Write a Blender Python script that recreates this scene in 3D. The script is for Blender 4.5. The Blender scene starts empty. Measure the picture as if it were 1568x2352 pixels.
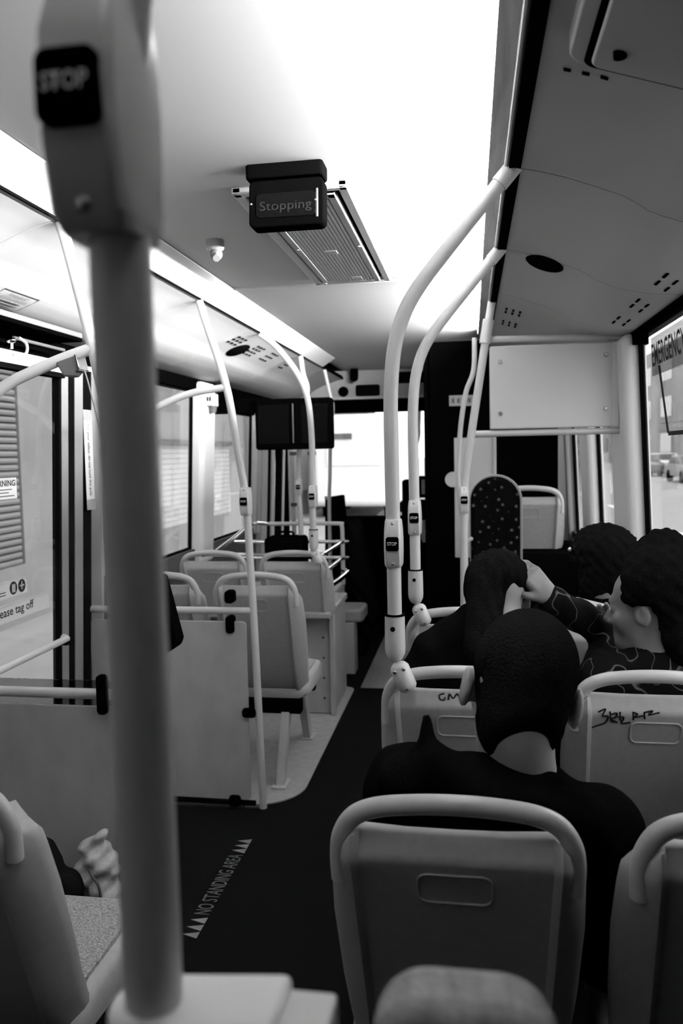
import bpy, bmesh, math, random
import numpy as np
from mathutils import Vector, Matrix
random.seed(7)
SC = bpy.context.scene
COL = SC.collection

# ------------------------------------------------------------------ camera
F_PX, IW, IH = 1829.0, 1568.0, 2352.0
YAW, PITCH, ROLL, EYE = math.radians(9.2524), math.radians(4.2230), 0.02, 1.53
_fw0 = Vector((-math.sin(YAW), math.cos(YAW), 0)); _rt = Vector((math.cos(YAW), math.sin(YAW), 0)); _up = Vector((0, 0, 1))
_fw = math.cos(PITCH) * _fw0 - math.sin(PITCH) * _up
_uc = math.sin(PITCH) * _fw0 + math.cos(PITCH) * _up
_cx = _rt * math.cos(ROLL) - _uc * math.sin(ROLL)
_cy = _rt * math.sin(ROLL) + _uc * math.cos(ROLL)
cam_d = bpy.data.cameras.new('camera'); cam = bpy.data.objects.new('camera', cam_d); COL.objects.link(cam)
cam.matrix_world = Matrix(((_cx.x, _cy.x, -_fw.x, 0), (_cx.y, _cy.y, -_fw.y, 0), (_cx.z, _cy.z, -_fw.z, EYE), (0, 0, 0, 1)))
cam_d.sensor_fit = 'VERTICAL'; cam_d.sensor_height = 36.0; cam_d.sensor_width = 24.0
cam_d.lens = F_PX / IH * 36.0
cam_d.clip_start = 0.02; cam_d.clip_end = 600
cam_d.dof.use_dof = True; cam_d.dof.focus_distance = 1.95; cam_d.dof.aperture_fstop = 4.6
SC.camera = cam

# ------------------------------------------------------------------ sky, exposure
w = bpy.data.worlds.new('overcast_sky'); SC.world = w; w.use_nodes = True
wn = w.node_tree; wn.nodes.clear()
bg = wn.nodes.new('ShaderNodeBackground'); out = wn.nodes.new('ShaderNodeOutputWorld')
bg.inputs['Color'].default_value = (1, 1, 1, 1); bg.inputs['Strength'].default_value = 1.6
wn.links.new(bg.outputs[0], out.inputs[0])
vs = SC.view_settings
vs.view_transform = 'Standard'; vs.look = 'None'; vs.exposure = 1.25; vs.gamma = 1.0; vs.use_curve_mapping = False
SC.cycles.use_denoising = True; SC.cycles.use_adaptive_sampling = True; SC.cycles.adaptive_threshold = 0.02
SC.cycles.max_bounces = 7; SC.cycles.diffuse_bounces = 4; SC.cycles.glossy_bounces = 3; SC.cycles.transparent_max_bounces = 12
SC.cycles.sample_clamp_indirect = 6.0
LAMP = 640.0

# ------------------------------------------------------------------ materials
MATS = {}
def mat(name, v, rough=0.5, metal=0.0, spec=0.5, noise=None, bump=None, emit=None):
    m = bpy.data.materials.new(name); m.use_nodes = True
    nt = m.node_tree; b = nt.nodes['Principled BSDF']
    b.inputs['Base Color'].default_value = (v, v, v, 1); b.inputs['Roughness'].default_value = rough
    b.inputs['Metallic'].default_value = metal; b.inputs['Specular IOR Level'].default_value = spec
    tc = None
    if noise or bump:
        tc = nt.nodes.new('ShaderNodeTexCoord')
    if noise:
        sc_, amt, stretch = noise
        mp = nt.nodes.new('ShaderNodeMapping'); mp.inputs['Scale'].default_value = stretch
        n = nt.nodes.new('ShaderNodeTexNoise'); n.inputs['Scale'].default_value = sc_; n.inputs['Detail'].default_value = 5
        r = nt.nodes.new('ShaderNodeMapRange')
        r.inputs[1].default_value = 0.3; r.inputs[2].default_value = 0.7
        r.inputs[3].default_value = v * (1 - amt); r.inputs[4].default_value = v * (1 + amt)
        nt.links.new(tc.outputs['Object'], mp.inputs[0]); nt.links.new(mp.outputs[0], n.inputs['Vector'])
        nt.links.new(n.outputs['Fac'], r.inputs[0]); nt.links.new(r.outputs[0], b.inputs['Base Color'])
    if bump:
        bs, st = bump
        n2 = nt.nodes.new('ShaderNodeTexNoise'); n2.inputs['Scale'].default_value = bs; n2.inputs['Detail'].default_value = 3
        bp = nt.nodes.new('ShaderNodeBump'); bp.inputs['Strength'].default_value = st; bp.inputs['Distance'].default_value = 0.004
        nt.links.new(tc.outputs['Object'], n2.inputs['Vector']); nt.links.new(n2.outputs['Fac'], bp.inputs['Height'])
        nt.links.new(bp.outputs[0], b.inputs['Normal'])
    if emit:
        b.inputs['Emission Color'].default_value = (1, 1, 1, 1); b.inputs['Emission Strength'].default_value = emit
    MATS[name] = m
    return m
mat('pole', .58, .32)
mat('seat', .34, .5, noise=(60, .05, (1, 1, 1)))
mat('handle', .46, .32)
mat('ceiling', .55, .55)
mat('coving', .42, .5)
mat('lens', .25, .3, noise=(14, .3, (5, .35, 5)))  # right shield, darker than its left twin: shade put into the colour
mat('wallplastic', .42, .55, noise=(9, .1, (1, 1, 1)))
mat('panelgrey', .40, .5, noise=(12, .1, (1, 1, .6)))
mat('board', .62, .5)
mat('whitepaint', .7, .45)
mat('black', .001, .5, spec=.0)
mat('rubber', .0025, .7, spec=.0)
mat('screen', .002, .2, spec=.02)
mat('chrome', .75, .12, metal=1)
mat('steel', .45, .3, metal=1)
mat('floordark', .004, .4, spec=.0, noise=(300, .5, (1, 1, 1)))
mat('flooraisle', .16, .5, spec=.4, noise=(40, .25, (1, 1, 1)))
mat('floorlight', .34, .5, noise=(25, .12, (1, 1, 1)))
mat('skin', .26, .5)
mat('skin_shaded', .13, .5)  # darker copy of skin, shade on the turned-away faces put into the colour
mat('hair', .005, .55, spec=.0, noise=(160, .6, (3, 3, .4)), bump=(220, .7))
mat('cloth', .0025, .95, spec=.0, bump=(150, .4))
mat('trousers', .004, .9, spec=.0)
mat('sticker', .72, .5)
mat('filmgrey', .42, .5)
mat('ink', .012, .6, spec=.1)
mat('inkgrey', .10, .6)
mat('letterwhite', .75, .5)
mat('paper', .85, .6)
mat('bagcloth', .50, .8, noise=(50, .12, (1, 1, 1)), bump=(90, .5))
mat('blackfuzz', .004, .95, spec=.0, bump=(260, .8))
mat('greybag', .16, .85, noise=(30, .3, (3, 1, .4)), bump=(200, .4))
mat('cushion', .30, .9, spec=.1, noise=(210, .55, (1, 1, 1)), bump=(240, .8))
mat('gloss', .62, .2)
mat('slatmetal', .85, .38, metal=1)
mat('sidewall_dark', .04, .9)  # lower side walls, coloured dark to cut bounced light in the cabin
mat('faint', .012, .6, spec=0)
mat('aluminium', .2, .4)
mat('floormark', .07, .7)
mat('tube', 1.0, .5, emit=LAMP)
mat('asphalt', .26, .9, noise=(3, .12, (1, 1, 1)))
mat('roadpaint', .8, .8)
mat('concrete', .26, .8, noise=(2, .1, (1, 1, 1)))
mat('facade', .24, .8, noise=(1.5, .12, (1, 1, 1)))
mat('facade_dark', .16, .8, noise=(.8, .3, (1, 1, 1)))
mat('shutter', .19, .5)
mat('shutter_light', .48, .5)
mat('vanwhite', .85, .4)
mat('carpaint', .12, .25)
mat('carlight', .6, .25)
mat('carglass', .03, .08)
mat('leaf', .09, .8, noise=(5, .5, (1, 1, 1)))
mat('bark', .08, .9)
mat('signal_red', .25, .4)

def glass_mat(name, tint, gloss):
    m = bpy.data.materials.new(name); m.use_nodes = True; nt = m.node_tree; nt.nodes.clear()
    o = nt.nodes.new('ShaderNodeOutputMaterial'); mx = nt.nodes.new('ShaderNodeMixShader')
    t = nt.nodes.new('ShaderNodeBsdfTransparent'); g = nt.nodes.new('ShaderNodeBsdfGlossy')
    t.inputs[0].default_value = (tint, tint, tint, 1); g.inputs['Roughness'].default_value = .02
    lw = nt.nodes.new('ShaderNodeLayerWeight'); lw.inputs[0].default_value = .5      # facing term: same from both sides of the pane
    pw = nt.nodes.new('ShaderNodeMath'); pw.operation = 'POWER'; pw.inputs[1].default_value = 4.0
    ma = nt.nodes.new('ShaderNodeMath'); ma.operation = 'MULTIPLY_ADD'; ma.inputs[1].default_value = .6; ma.inputs[2].default_value = gloss
    nt.links.new(lw.outputs['Facing'], pw.inputs[0]); nt.links.new(pw.outputs[0], ma.inputs[0])
    nt.links.new(ma.outputs[0], mx.inputs[0]); nt.links.new(t.outputs[0], mx.inputs[1]); nt.links.new(g.outputs[0], mx.inputs[2])
    nt.links.new(mx.outputs[0], o.inputs[0]); MATS[name] = m
glass_mat('glass', .92, .02)
glass_mat('dim_glass', .10, .02)  # out-of-view rear right panes, darkened to hold back daylight from behind
glass_mat('halfdim_glass', .5, .02)  # out-of-view rear left panes, darkened less, to set the daylight from behind
glass_mat('film', .62, .01)

def dots_mat():      # dark moquette with small pale star motifs
    m = bpy.data.materials.new('moquette'); m.use_nodes = True; nt = m.node_tree; b = nt.nodes['Principled BSDF']
    tc = nt.nodes.new('ShaderNodeTexCoord'); mp = nt.nodes.new('ShaderNodeMapping'); mp.inputs['Scale'].default_value = (25, 0.01, 25)
    mp.inputs['Rotation'].default_value = (0, .6, 0)
    v = nt.nodes.new('ShaderNodeTexVoronoi'); v.inputs['Randomness'].default_value = .35; v.inputs['Scale'].default_value = 1
    r = nt.nodes.new('ShaderNodeMapRange'); r.inputs[1].default_value = .10; r.inputs[2].default_value = .22
    r.inputs[3].default_value = .06; r.inputs[4].default_value = .003
    nt.links.new(tc.outputs['Object'], mp.inputs[0]); nt.links.new(mp.outputs[0], v.inputs['Vector'])
    nt.links.new(v.outputs['Distance'], r.inputs[0]); nt.links.new(r.outputs[0], b.inputs['Base Color'])
    b.inputs['Roughness'].default_value = .95; b.inputs['Specular IOR Level'].default_value = .0
    MATS['moquette'] = m
dots_mat()
def swirl_mat():     # black cloth with pale squiggles
    m = bpy.data.materials.new('swirlcloth'); m.use_nodes = True; nt = m.node_tree; b = nt.nodes['Principled BSDF']
    tc = nt.nodes.new('ShaderNodeTexCoord'); n = nt.nodes.new('ShaderNodeTexNoise'); n.inputs['Scale'].default_value = 14; n.inputs['Detail'].default_value = 1
    r = nt.nodes.new('ShaderNodeMapRange'); r.inputs[1].default_value = 0; r.inputs[2].default_value = .018
    r.inputs[3].default_value = .09; r.inputs[4].default_value = .003
    s = nt.nodes.new('ShaderNodeMath'); s.operation = 'SUBTRACT'; s.inputs[1].default_value = .53
    a = nt.nodes.new('ShaderNodeMath'); a.operation = 'ABSOLUTE'
    nt.links.new(tc.outputs['Object'], n.inputs['Vector']); nt.links.new(n.outputs['Fac'], s.inputs[0]); nt.links.new(s.outputs[0], a.inputs[0])
    nt.links.new(a.outputs[0], r.inputs[0]); nt.links.new(r.outputs[0], b.inputs['Base Color'])
    b.inputs['Roughness'].default_value = .9; b.inputs['Specular IOR Level'].default_value = .05
    MATS['swirlcloth'] = m
swirl_mat()
def thin_mat(name, v):     # thin white vinyl or paper: lets daylight through from behind
    m = bpy.data.materials.new(name); m.use_nodes = True; nt = m.node_tree; nt.nodes.clear()
    o = nt.nodes.new('ShaderNodeOutputMaterial'); mx = nt.nodes.new('ShaderNodeMixShader'); mx.inputs[0].default_value = .5
    d = nt.nodes.new('ShaderNodeBsdfDiffuse'); t = nt.nodes.new('ShaderNodeBsdfTranslucent')
    d.inputs[0].default_value = t.inputs[0].default_value = (v, v, v, 1)
    nt.links.new(d.outputs[0], mx.inputs[1]); nt.links.new(t.outputs[0], mx.inputs[2]); nt.links.new(mx.outputs[0], o.inputs[0]); MATS[name] = m
thin_mat('sticker', .9); thin_mat('paper', .9)

# ------------------------------------------------------------------ mesh helpers
def attach(o, parent):     # parts are modelled in place; the Empty sits at the thing's base
    if parent is None: return
    o.parent = parent
    if parent.type == 'EMPTY': o.matrix_parent_inverse = Matrix.Translation(-parent.location)
class MB:
    def __init__(s): s.v = []; s.f = []
    def add(s, vs_, fs_):
        o = len(s.v); s.v += [tuple(v) for v in vs_]; s.f += [tuple(i + o for i in f) for f in fs_]; return s
    def box(s, x0, x1, y0, y1, z0, z1):
        v = [(x, y, z) for z in (z0, z1) for y in (y0, y1) for x in (x0, x1)]
        return s.add(v, [(0, 2, 3, 1), (4, 5, 7, 6), (0, 1, 5, 4), (2, 6, 7, 3), (0, 4, 6, 2), (1, 3, 7, 5)])
    def hexa(s, v):   # 8 corners ordered like box
        return s.add(v, [(0, 2, 3, 1), (4, 5, 7, 6), (0, 1, 5, 4), (2, 6, 7, 3), (0, 4, 6, 2), (1, 3, 7, 5)])
    def tube(s, path, r, seg=12, caps=True):
        P = [Vector(p) for p in path]; n = len(P)
        R = r if isinstance(r, (list, tuple)) else [r] * n
        T = []
        for i in range(n):
            t = (P[min(i + 1, n - 1)] - P[max(i - 1, 0)]); T.append(t.normalized() if t.length > 1e-9 else Vector((0, 0, 1)))
        u = T[0].orthogonal().normalized(); rings = []
        for i in range(n):
            u = (u - T[i] * u.dot(T[i])).normalized(); w_ = T[i].cross(u)
            rings.append([P[i] + (u * math.cos(a) + w_ * math.sin(a)) * R[i] for a in [2 * math.pi * k / seg for k in range(seg)]])
        vs_ = [q for rg in rings for q in rg]; fs_ = []
        for i in range(n - 1):
            for k in range(seg):
                k2 = (k + 1) % seg
                fs_.append((i * seg + k, i * seg + k2, (i + 1) * seg + k2, (i + 1) * seg + k))
        if caps:
            fs_.append(tuple(range(seg - 1, -1, -1))); fs_.append(tuple((n - 1) * seg + k for k in range(seg)))
        return s.add(vs_, fs_)
    def cyl(s, p0, p1, r0, r1=None, seg=16): return s.tube([p0, p1], [r0, r0 if r1 is None else r1], seg)
    def loft(s, rings, cap=True, closed=True):
        n = len(rings[0]); vs_ = [q for rg in rings for q in rg]; fs_ = []
        for i in range(len(rings) - 1):
            for k in range(n if closed else n - 1):
                k2 = (k + 1) % n
                fs_.append((i * n + k, i * n + k2, (i + 1) * n + k2, (i + 1) * n + k))
        if cap:
            fs_.append(tuple(range(n - 1, -1, -1))); fs_.append(tuple((len(rings) - 1) * n + k for k in range(n)))
        return s.add(vs_, fs_)
    def prism(s, poly, fn, d0, d1):     # poly of (u,v); fn(u,v,d) -> xyz
        return s.loft([[fn(u, v, d0) for u, v in poly], [fn(u, v, d1) for u, v in poly]])
    def ball(s, c, r, nu=14, nv=8):
        c = Vector(c); r = Vector((r, r, r)) if isinstance(r, (int, float)) else Vector(r)
        rings = []
        for j in range(nv + 1):
            t = math.pi * (j + .02 if j == 0 else j - .02 if j == nv else j) / nv
            rings.append([(c.x + r.x * math.sin(t) * math.cos(a), c.y + r.y * math.sin(t) * math.sin(a), c.z - r.z * math.cos(t)) for a in [2 * math.pi * k / nu for k in range(nu)]])
        return s.loft(rings)
    def build(s, name, m, parent=None, smooth=35, bevel=0, loc=None):
        me = bpy.data.meshes.new(name); me.from_pydata([tuple(v) for v in s.v], [], s.f)
        bm = bmesh.new(); bm.from_mesh(me); bmesh.ops.recalc_face_normals(bm, faces=bm.faces); bm.to_mesh(me); bm.free()
        o = bpy.data.objects.new(name, me); COL.objects.link(o)
        me.materials.append(MATS[m])
        if bevel:
            md = o.modifiers.new('bevel', 'BEVEL'); md.width = bevel; md.segments = 3; md.limit_method = 'ANGLE'; md.angle_limit = .6
        if smooth:
            me.polygons.foreach_set('use_smooth', [True] * len(me.polygons)); me.set_sharp_from_angle(angle=math.radians(smooth))
        attach(o, parent)
        if loc: o.location = loc
        return o

def rrect(w_, h, r, n=5, cx=0, cy=0):
    pts = []
    for (sx, sy, a0) in ((1, 1, 0), (-1, 1, 90), (-1, -1, 180), (1, -1, 270)):
        for k in range(n + 1):
            a = math.radians(a0 + 90 * k / n)
            pts.append((cx + sx * (w_ / 2 - r) + r * math.cos(a), cy + sy * (h / 2 - r) + r * math.sin(a)))
    return pts
def smooth(pts, n=6):      # Catmull-Rom through the points
    P = [Vector(p) for p in pts]; P = [2 * P[0] - P[1]] + P + [2 * P[-1] - P[-2]]; o = []
    for i in range(1, len(P) - 2):
        for k in range(n):
            t = k / n; a, b, c, d = P[i - 1:i + 3]
            o.append(.5 * ((2 * b) + (c - a) * t + (2 * a - 5 * b + 4 * c - d) * t * t + (3 * b - a - 3 * c + d) * t ** 3))
    o.append(P[-2]); return o

def tag(o, label, cat, group=None):
    o['label'] = label; o['category'] = cat
    if group: o['group'] = group
    return o
def thing(name, label, cat, loc=(0, 0, 0), group=None):
    o = bpy.data.objects.new(name, None); COL.objects.link(o); o.empty_display_size = .05; o.location = loc
    return tag(o, label, cat, group)
def struct(o): o['kind'] = 'structure'; return o
def sempty(name, loc=(0, 0, 0)):
    o = bpy.data.objects.new(name, None); COL.objects.link(o); o.location = loc; return struct(o)
def copy_tree(o, parent=None):
    c = o.copy(); COL.objects.link(c); c.parent = parent
    for ch in list(o.children): copy_tree(ch, c)
    return c
def text(name, s, height, m, parent, origin, xd, yd, width=None, bold=0.0, depth=.0006, align='LEFT'):
    cu = bpy.data.curves.new(name, 'FONT'); cu.body = s; cu.size = 1.0; cu.offset = bold; cu.extrude = 0; cu.resolution_u = 3
    t = bpy.data.objects.new('tmp_text', cu); COL.objects.link(t)
    dg = bpy.context.evaluated_depsgraph_get(); dg.update()
    me = bpy.data.meshes.new_from_object(t.evaluated_get(dg)); bpy.data.objects.remove(t); bpy.data.curves.remove(cu)
    n = len(me.vertices); co = np.empty(n * 3, np.float32); me.vertices.foreach_get('co', co); co = co.reshape(-1, 3)
    mn, mx = co.min(0), co.max(0); k = height / (mx[1] - mn[1]); kx = k if width is None else width / (mx[0] - mn[0])
    xd = np.array(Vector(xd).normalized()); yd = np.array(Vector(yd).normalized()); nz = np.cross(xd, yd)
    u = (co[:, 0] - mn[0]) * kx; v = (co[:, 1] - mn[1]) * k
    if align == 'CENTER': u -= u.max() / 2
    p = np.array(origin)[None] + u[:, None] * xd + v[:, None] * yd + nz * depth
    me.vertices.foreach_set('co', p.astype(np.float32).ravel()); me.name = name
    me.materials.clear(); me.materials.append(MATS[m])
    o = bpy.data.objects.new(name, me); COL.objects.link(o)
    attach(o, parent)
    return o

# ------------------------------------------------------------------ signed-distance figures
def sd_caps(P, a, b, ra, rb):
    a = np.array(a, np.float32); b = np.array(b, np.float32); ab = b - a; L = float(ab @ ab) + 1e-9
    t = np.clip(((P - a) @ ab) / L, 0, 1); d = P - a - t[..., None] * ab
    return np.sqrt((d * d).sum(-1)) - (ra + (rb - ra) * t)
def sd_ell(P, c, r, R=None):
    q = P - np.array(c, np.float32)
    if R is not None: q = q @ np.array(R, np.float32)
    r = np.array(r, np.float32); k0 = np.sqrt(((q / r) ** 2).sum(-1)); k1 = np.sqrt(((q / (r * r)) ** 2).sum(-1)) + 1e-9
    return k0 * (k0 - 1) / k1
def smin(a, b, k):
    h = np.clip(.5 + .5 * (b - a) / k, 0, 1); return b + (a - b) * h - k * h * (1 - h)
def smax(a, b, k): return -smin(-a, -b, k)
def sdf_mesh(name, fn, lo, hi, res, m, parent):
    lo = np.array(lo, float); hi = np.array(hi, float); n = np.ceil((hi - lo) / res).astype(int) + 1
    ax = [(lo[i] + res * np.arange(n[i])).astype(np.float32) for i in range(3)]
    K = 4; nc = (n + K - 1) // K + 1                      # coarse pass, then only the cells near the surface
    axc = [(lo[i] + res * K * np.arange(nc[i])).astype(np.float32) for i in range(3)]
    Vc = fn(np.stack(np.meshgrid(*axc, indexing='ij'), -1).reshape(-1, 3)).reshape(nc)
    fi = [np.minimum((np.arange(n[i]) + K // 2) // K, nc[i] - 1) for i in range(3)]
    V = Vc[np.ix_(*fi)].astype(np.float32)
    ii = np.argwhere(np.abs(V) < res * K * 1.8 + .012)
    V[ii[:, 0], ii[:, 1], ii[:, 2]] = fn(np.stack([ax[0][ii[:, 0]], ax[1][ii[:, 1]], ax[2][ii[:, 2]]], -1))
    S = V < 0
    cnt = np.zeros(n - 1, np.int8); acc = np.zeros(tuple(n - 1) + (3,), np.float32); num = np.zeros(n - 1, np.float32)
    offs = [(i, j, k) for i in (0, 1) for j in (0, 1) for k in (0, 1)]
    def sl(o): return tuple(slice(o[i], o[i] + n[i] - 1) for i in range(3))
    for o in offs: cnt += S[sl(o)]
    for a in offs:
        for d in range(3):
            if a[d] == 0:
                b = list(a); b[d] = 1
                va, vb = V[sl(a)], V[sl(b)]; cr = (va < 0) != (vb < 0)
                t = np.where(cr, va / np.where(cr, va - vb, 1), 0)
                for e in range(3):
                    acc[..., e] += np.where(cr, a[e] + (t if e == d else 0), 0)
                num += cr
    act = (cnt > 0) & (cnt < 8); idx = -np.ones(act.shape, np.int64); idx[act] = np.arange(act.sum())
    cell = np.argwhere(act); pos = lo + res * (cell + acc[act] / num[act][:, None])
    F = []
    for d in range(3):
        e, g = [q for q in range(3) if q != d]
        s0 = [slice(None)] * 3; s1 = [slice(None)] * 3; s0[d] = slice(0, -1); s1[d] = slice(1, None)
        cr = S[tuple(s0)] != S[tuple(s1)]
        q = np.argwhere(cr); q = q[(q[:, e] > 0) & (q[:, g] > 0) & (q[:, e] < n[e] - 1) & (q[:, g] < n[g] - 1)]
        def at(de, dg_):
            r = q.copy(); r[:, e] -= de; r[:, g] -= dg_; return idx[r[:, 0], r[:, 1], r[:, 2]]
        F.append(np.stack([at(1, 1), at(0, 1), at(0, 0), at(1, 0)], -1))
    F = np.concatenate(F); F = F[(F >= 0).all(1)]
    me = bpy.data.meshes.new(name); me.from_pydata(pos.tolist(), [], F.tolist())
    bm = bmesh.new(); bm.from_mesh(me); bmesh.ops.recalc_face_normals(bm, faces=bm.faces); bm.to_mesh(me); bm.free()
    me.polygons.foreach_set('use_smooth', [True] * len(me.polygons)); me.materials.append(MATS[m])
    o = bpy.data.objects.new(name, me); COL.objects.link(o); attach(o, parent)
    return o

# ================================================================== THE BUS SHELL
CX = -0.5                       # centre line of the bus
def half(z): return 1.16 + .045 * (2.0 - z)
def wx(side, z, t=0.0): return CX + side * (half(z) + t)
def wallseg(mb, side, y0, y1, z0, z1, t0=0.0, t1=.06):
    zs = [z0] + ([1.2] if z0 < 1.2 < z1 else []) + [z1]
    rings = []
    for z in zs:
        xa, xb = sorted((wx(side, z, t0), wx(side, z, t1)))
        rings.append([(xa, y0, z), (xb, y0, z), (xb, y1, z), (xa, y1, z)])
    mb.loft(rings)
    return mb
Y0, Y1 = -2.6, 7.2

# floor: dark base, light vinyl under the seats, grey aisle strip
fl = struct(MB().box(-1.80, .80, Y0, Y1 + .1, -.12, 0).build('floor', 'floordark', smooth=0))
def roundpoly():
    x1 = -.755; r = .22; p = [(-1.72, 5.05), (-1.72, 3.27)]
    for k in range(9):
        a = math.radians(-90 + 90 * k / 8); p.append((x1 - r + r * math.cos(a), 3.27 + r + r * math.sin(a)))
    for k in range(5):
        a = math.radians(90 * k / 4); p.append((x1 - .06 + .06 * math.cos(a), 4.99 + .06 * math.sin(a)))
    return p
struct(MB().prism(roundpoly(), lambda u, v, d: (u, v, d), .0005, .006).build('light_floor_vinyl', 'floorlight', fl))
struct(MB().box(-.72, .10, 5.05, 7.0, .0005, .002).build('entry_floor_patch', 'flooraisle', fl, smooth=0))  # paler patch on the aisle floor towards the front
struct(MB().box(-1.70, -.99, 3.235, 3.262, .0005, .008).build('floor_trim_strip', 'steel', fl, smooth=0))
struct(MB().box(-.98, -.90, 3.24, 3.262, .0005, .008).build('floor_trim_strip', 'steel', fl, smooth=0))

# ceiling panels with the proud joint rib
ce = sempty('ceiling', (CX, 3, 2.25))
struct(MB().box(-1.10, .095, Y0, 3.385, 2.25, 2.30).build('ceiling_panel', 'ceiling', ce, smooth=0))
struct(MB().box(-1.10, .095, 3.405, 5.88, 2.25, 2.30).build('ceiling_panel', 'ceiling', ce, smooth=0))
struct(MB().box(-1.10, .095, 5.89, 7.3, 2.25, 2.30).build('ceiling_panel', 'ceiling', ce, smooth=0))
struct(MB().box(-1.04, .04, 3.383, 3.407, 2.243, 2.252).build('joint_rib', 'whitepaint', ce, bevel=.003))
struct(MB().box(-1.85, .85, Y0, 7.4, 2.30, 2.36).box(-1.10, .1, 5.878, 5.892, 2.262, 2.31).build('roof_skin', 'black', ce, smooth=0))

# coving: curved panels between the window heads and the light strips
PROF = [(.606, 2.178), (.66, 2.166), (.72, 2.148), (.79, 2.121), (.842, 2.100), (.872, 2.082), (.90, 2.062), (.93, 2.048), (.98, 2.030), (1.06, 2.013), (1.16, 2.004)]
def cov_z(dx):
    for (a, za), (b, zb) in zip(PROF[:-1], PROF[1:]):
        if a <= dx <= b: return za + (zb - za) * (dx - a) / (b - a)
    return PROF[-1][1]
cov = {}
for side, nm, seams in ((1, 'trim_1', [Y0, .10, 1.93, 2.68, 3.42, 5.25]), (-1, 'trim_2', [Y0, .4, 2.07, 3.24, 4.05, 5.2, 6.1, 7.1])):
    root = sempty(nm, (CX + side * .9, 2, 2.1)); cov[side] = root
    for a, b in zip(seams[:-1], seams[1:]):
        dense = []
        for (p, q) in zip(PROF[:-1], PROF[1:]):
            for k in range(3): dense.append((p[0] + (q[0] - p[0]) * k / 3, p[1] + (q[1] - p[1]) * k / 3))
        dense.append(PROF[-1])
        rings = []
        for y in (a + .0025, b - .0025):
            rings.append([(CX + side * u, y, z) for u, z in dense] + [(CX + side * u, y, z + .012) for u, z in reversed(dense)])
        struct(MB().loft(rings).build('coving_panel', 'coving', root, smooth=40))
    # dark slot above the coving edge and backing behind panel joints
    mb = MB()
    if side > 0: mb.box(CX + .592, CX + .619, Y0, seams[-1], 2.171, 2.196)
    else: mb.box(CX - .6055, CX - .600, Y0, seams[-1], 2.176, 2.196)
    mb.loft([[(CX + side * u, y, z + .014) for u, z in PROF] + [(CX + side * u, y, z + .03) for u, z in reversed(PROF)] for y in (Y0, seams[-1])])
    struct(mb.build('slot_backing', 'rubber', root))
# light strips: sloped diffuser shields along both sides; the right one hides a lit tube
def strip(side, ya, yb, label, e=.548, ez=2.214):
    root = thing('light_strip', label, 'light', (CX + side * .59, (ya + yb) / 2, 2.19))
    x0, x1 = CX + side * .600, CX + side * e
    poly = [(x0, 2.184), (x1, ez), (x1, ez + .004), (x0, 2.188)]
    MB().prism(poly, lambda u, v, d: (u, d, v), ya, yb).build('shield', 'lens' if side > 0 else 'ceiling', root, smooth=0)
    MB().prism([(x0, 2.184), (x0, 2.256), (x0 + side * .01, 2.256), (x0 + side * .01, 2.184)], lambda u, v, d: (u, d, v), ya, yb).build('housing', 'whitepaint', root, smooth=0)
    for k in range(2):
        y = ya if k == 0 else yb - .01
        MB().prism([(x0, 2.184), (x1, ez), (x1, 2.25), (x0, 2.25)], lambda u, v, d: (u, d, v), y, y + .01).build('end_cap', 'whitepaint', root, smooth=0)
    return root
ls = strip(1, -1.2, 4.86, 'lit fluorescent strip along the right ceiling edge, behind a streaked shield coloured dark for its shade')
MB().tube([(.088, -1.2, 2.183), (.088, 4.86, 2.183)], .007, 10).build('edge_rail', 'aluminium', ls)
MB().tube([(.082, .25, 2.228), (.082, 4.80, 2.228)], .009, 8).build('tube', 'tube', ls)
strip(-1, -1.2, 6.0, 'bright white sloped strip along the left ceiling edge above the coving', .505, 2.243)

# side walls -------------------------------------------------------
def wall(side, nm, lows, tops):
    root = sempty(nm, (wx(side, 0), 2.3, 0))
    mb = MB()
    for a, b in lows: wallseg(mb, side, a, b, -.1, .95)
    struct(mb.build('lower_panel', 'sidewall_dark', root, smooth=0))
    mb = MB()
    for a, b, z in tops: wallseg(mb, side, a, b, z, 2.03)
    struct(mb.build('window_head', 'black', root, smooth=0))
    mb = MB(); wallseg(mb, side, Y0, Y1 + .2, 2.0, 2.34, .02, .10)
    struct(mb.build('roof_edge', 'black', root, smooth=0))
    return root
wl = wall(-1, 'wall_left', [(Y0, 2.22), (3.26, 6.2)], [(Y0, 2.22, 1.93), (2.22, 3.4, 1.92), (3.4, 4.98, 1.935), (4.98, 6.15, 1.84), (6.15, Y1, 1.9)])
wr = wall(1, 'wall_right', [(Y0, Y1)], [(Y0, 3.45, 1.992), (3.45, Y1, 1.95)])
def pillar(side, y0, y1, z0, z1, m, name='pillar', t=(-.03, .06), bev=.012):
    mb = MB(); wallseg(mb, side, y0, y1, z0, z1, *t)
    return struct(mb.build(name, m, wl if side < 0 else wr, bevel=bev))
pillar(-1, 2.02, 2.26, .9, 1.95, 'wallplastic')
pillar(-1, 4.745, 4.985, .85, 1.99, 'whitepaint', t=(-.05, .06), bev=.03)
pillar(-1, 3.245, 3.44, -.0, 1.93, 'wallplastic')
pillar(-1, 6.10, 6.22, .9, 1.9, 'wallplastic')
pillar(-1, -.3, -.1, .9, 1.95, 'wallplastic')
pillar(1, 3.475, 3.86, .6, 2.0, 'whitepaint', t=(-.04, .06), bev=.03)
pillar(1, 4.68, 5.02, .6, 2.0, 'whitepaint', t=(-.03, .06), bev=.025)
pillar(1, 5.78, 6.45, .6, 2.0, 'whitepaint', t=(-.03, .06), bev=.025)
pillar(1, 1.15, 1.33, .6, 2.0, 'rubber', t=(-.02, .05), bev=.01)
pillar(1, -1.0, -.8, .6, 2.0, 'rubber', t=(-.02, .05), bev=.01)
wn_ = 0
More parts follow.
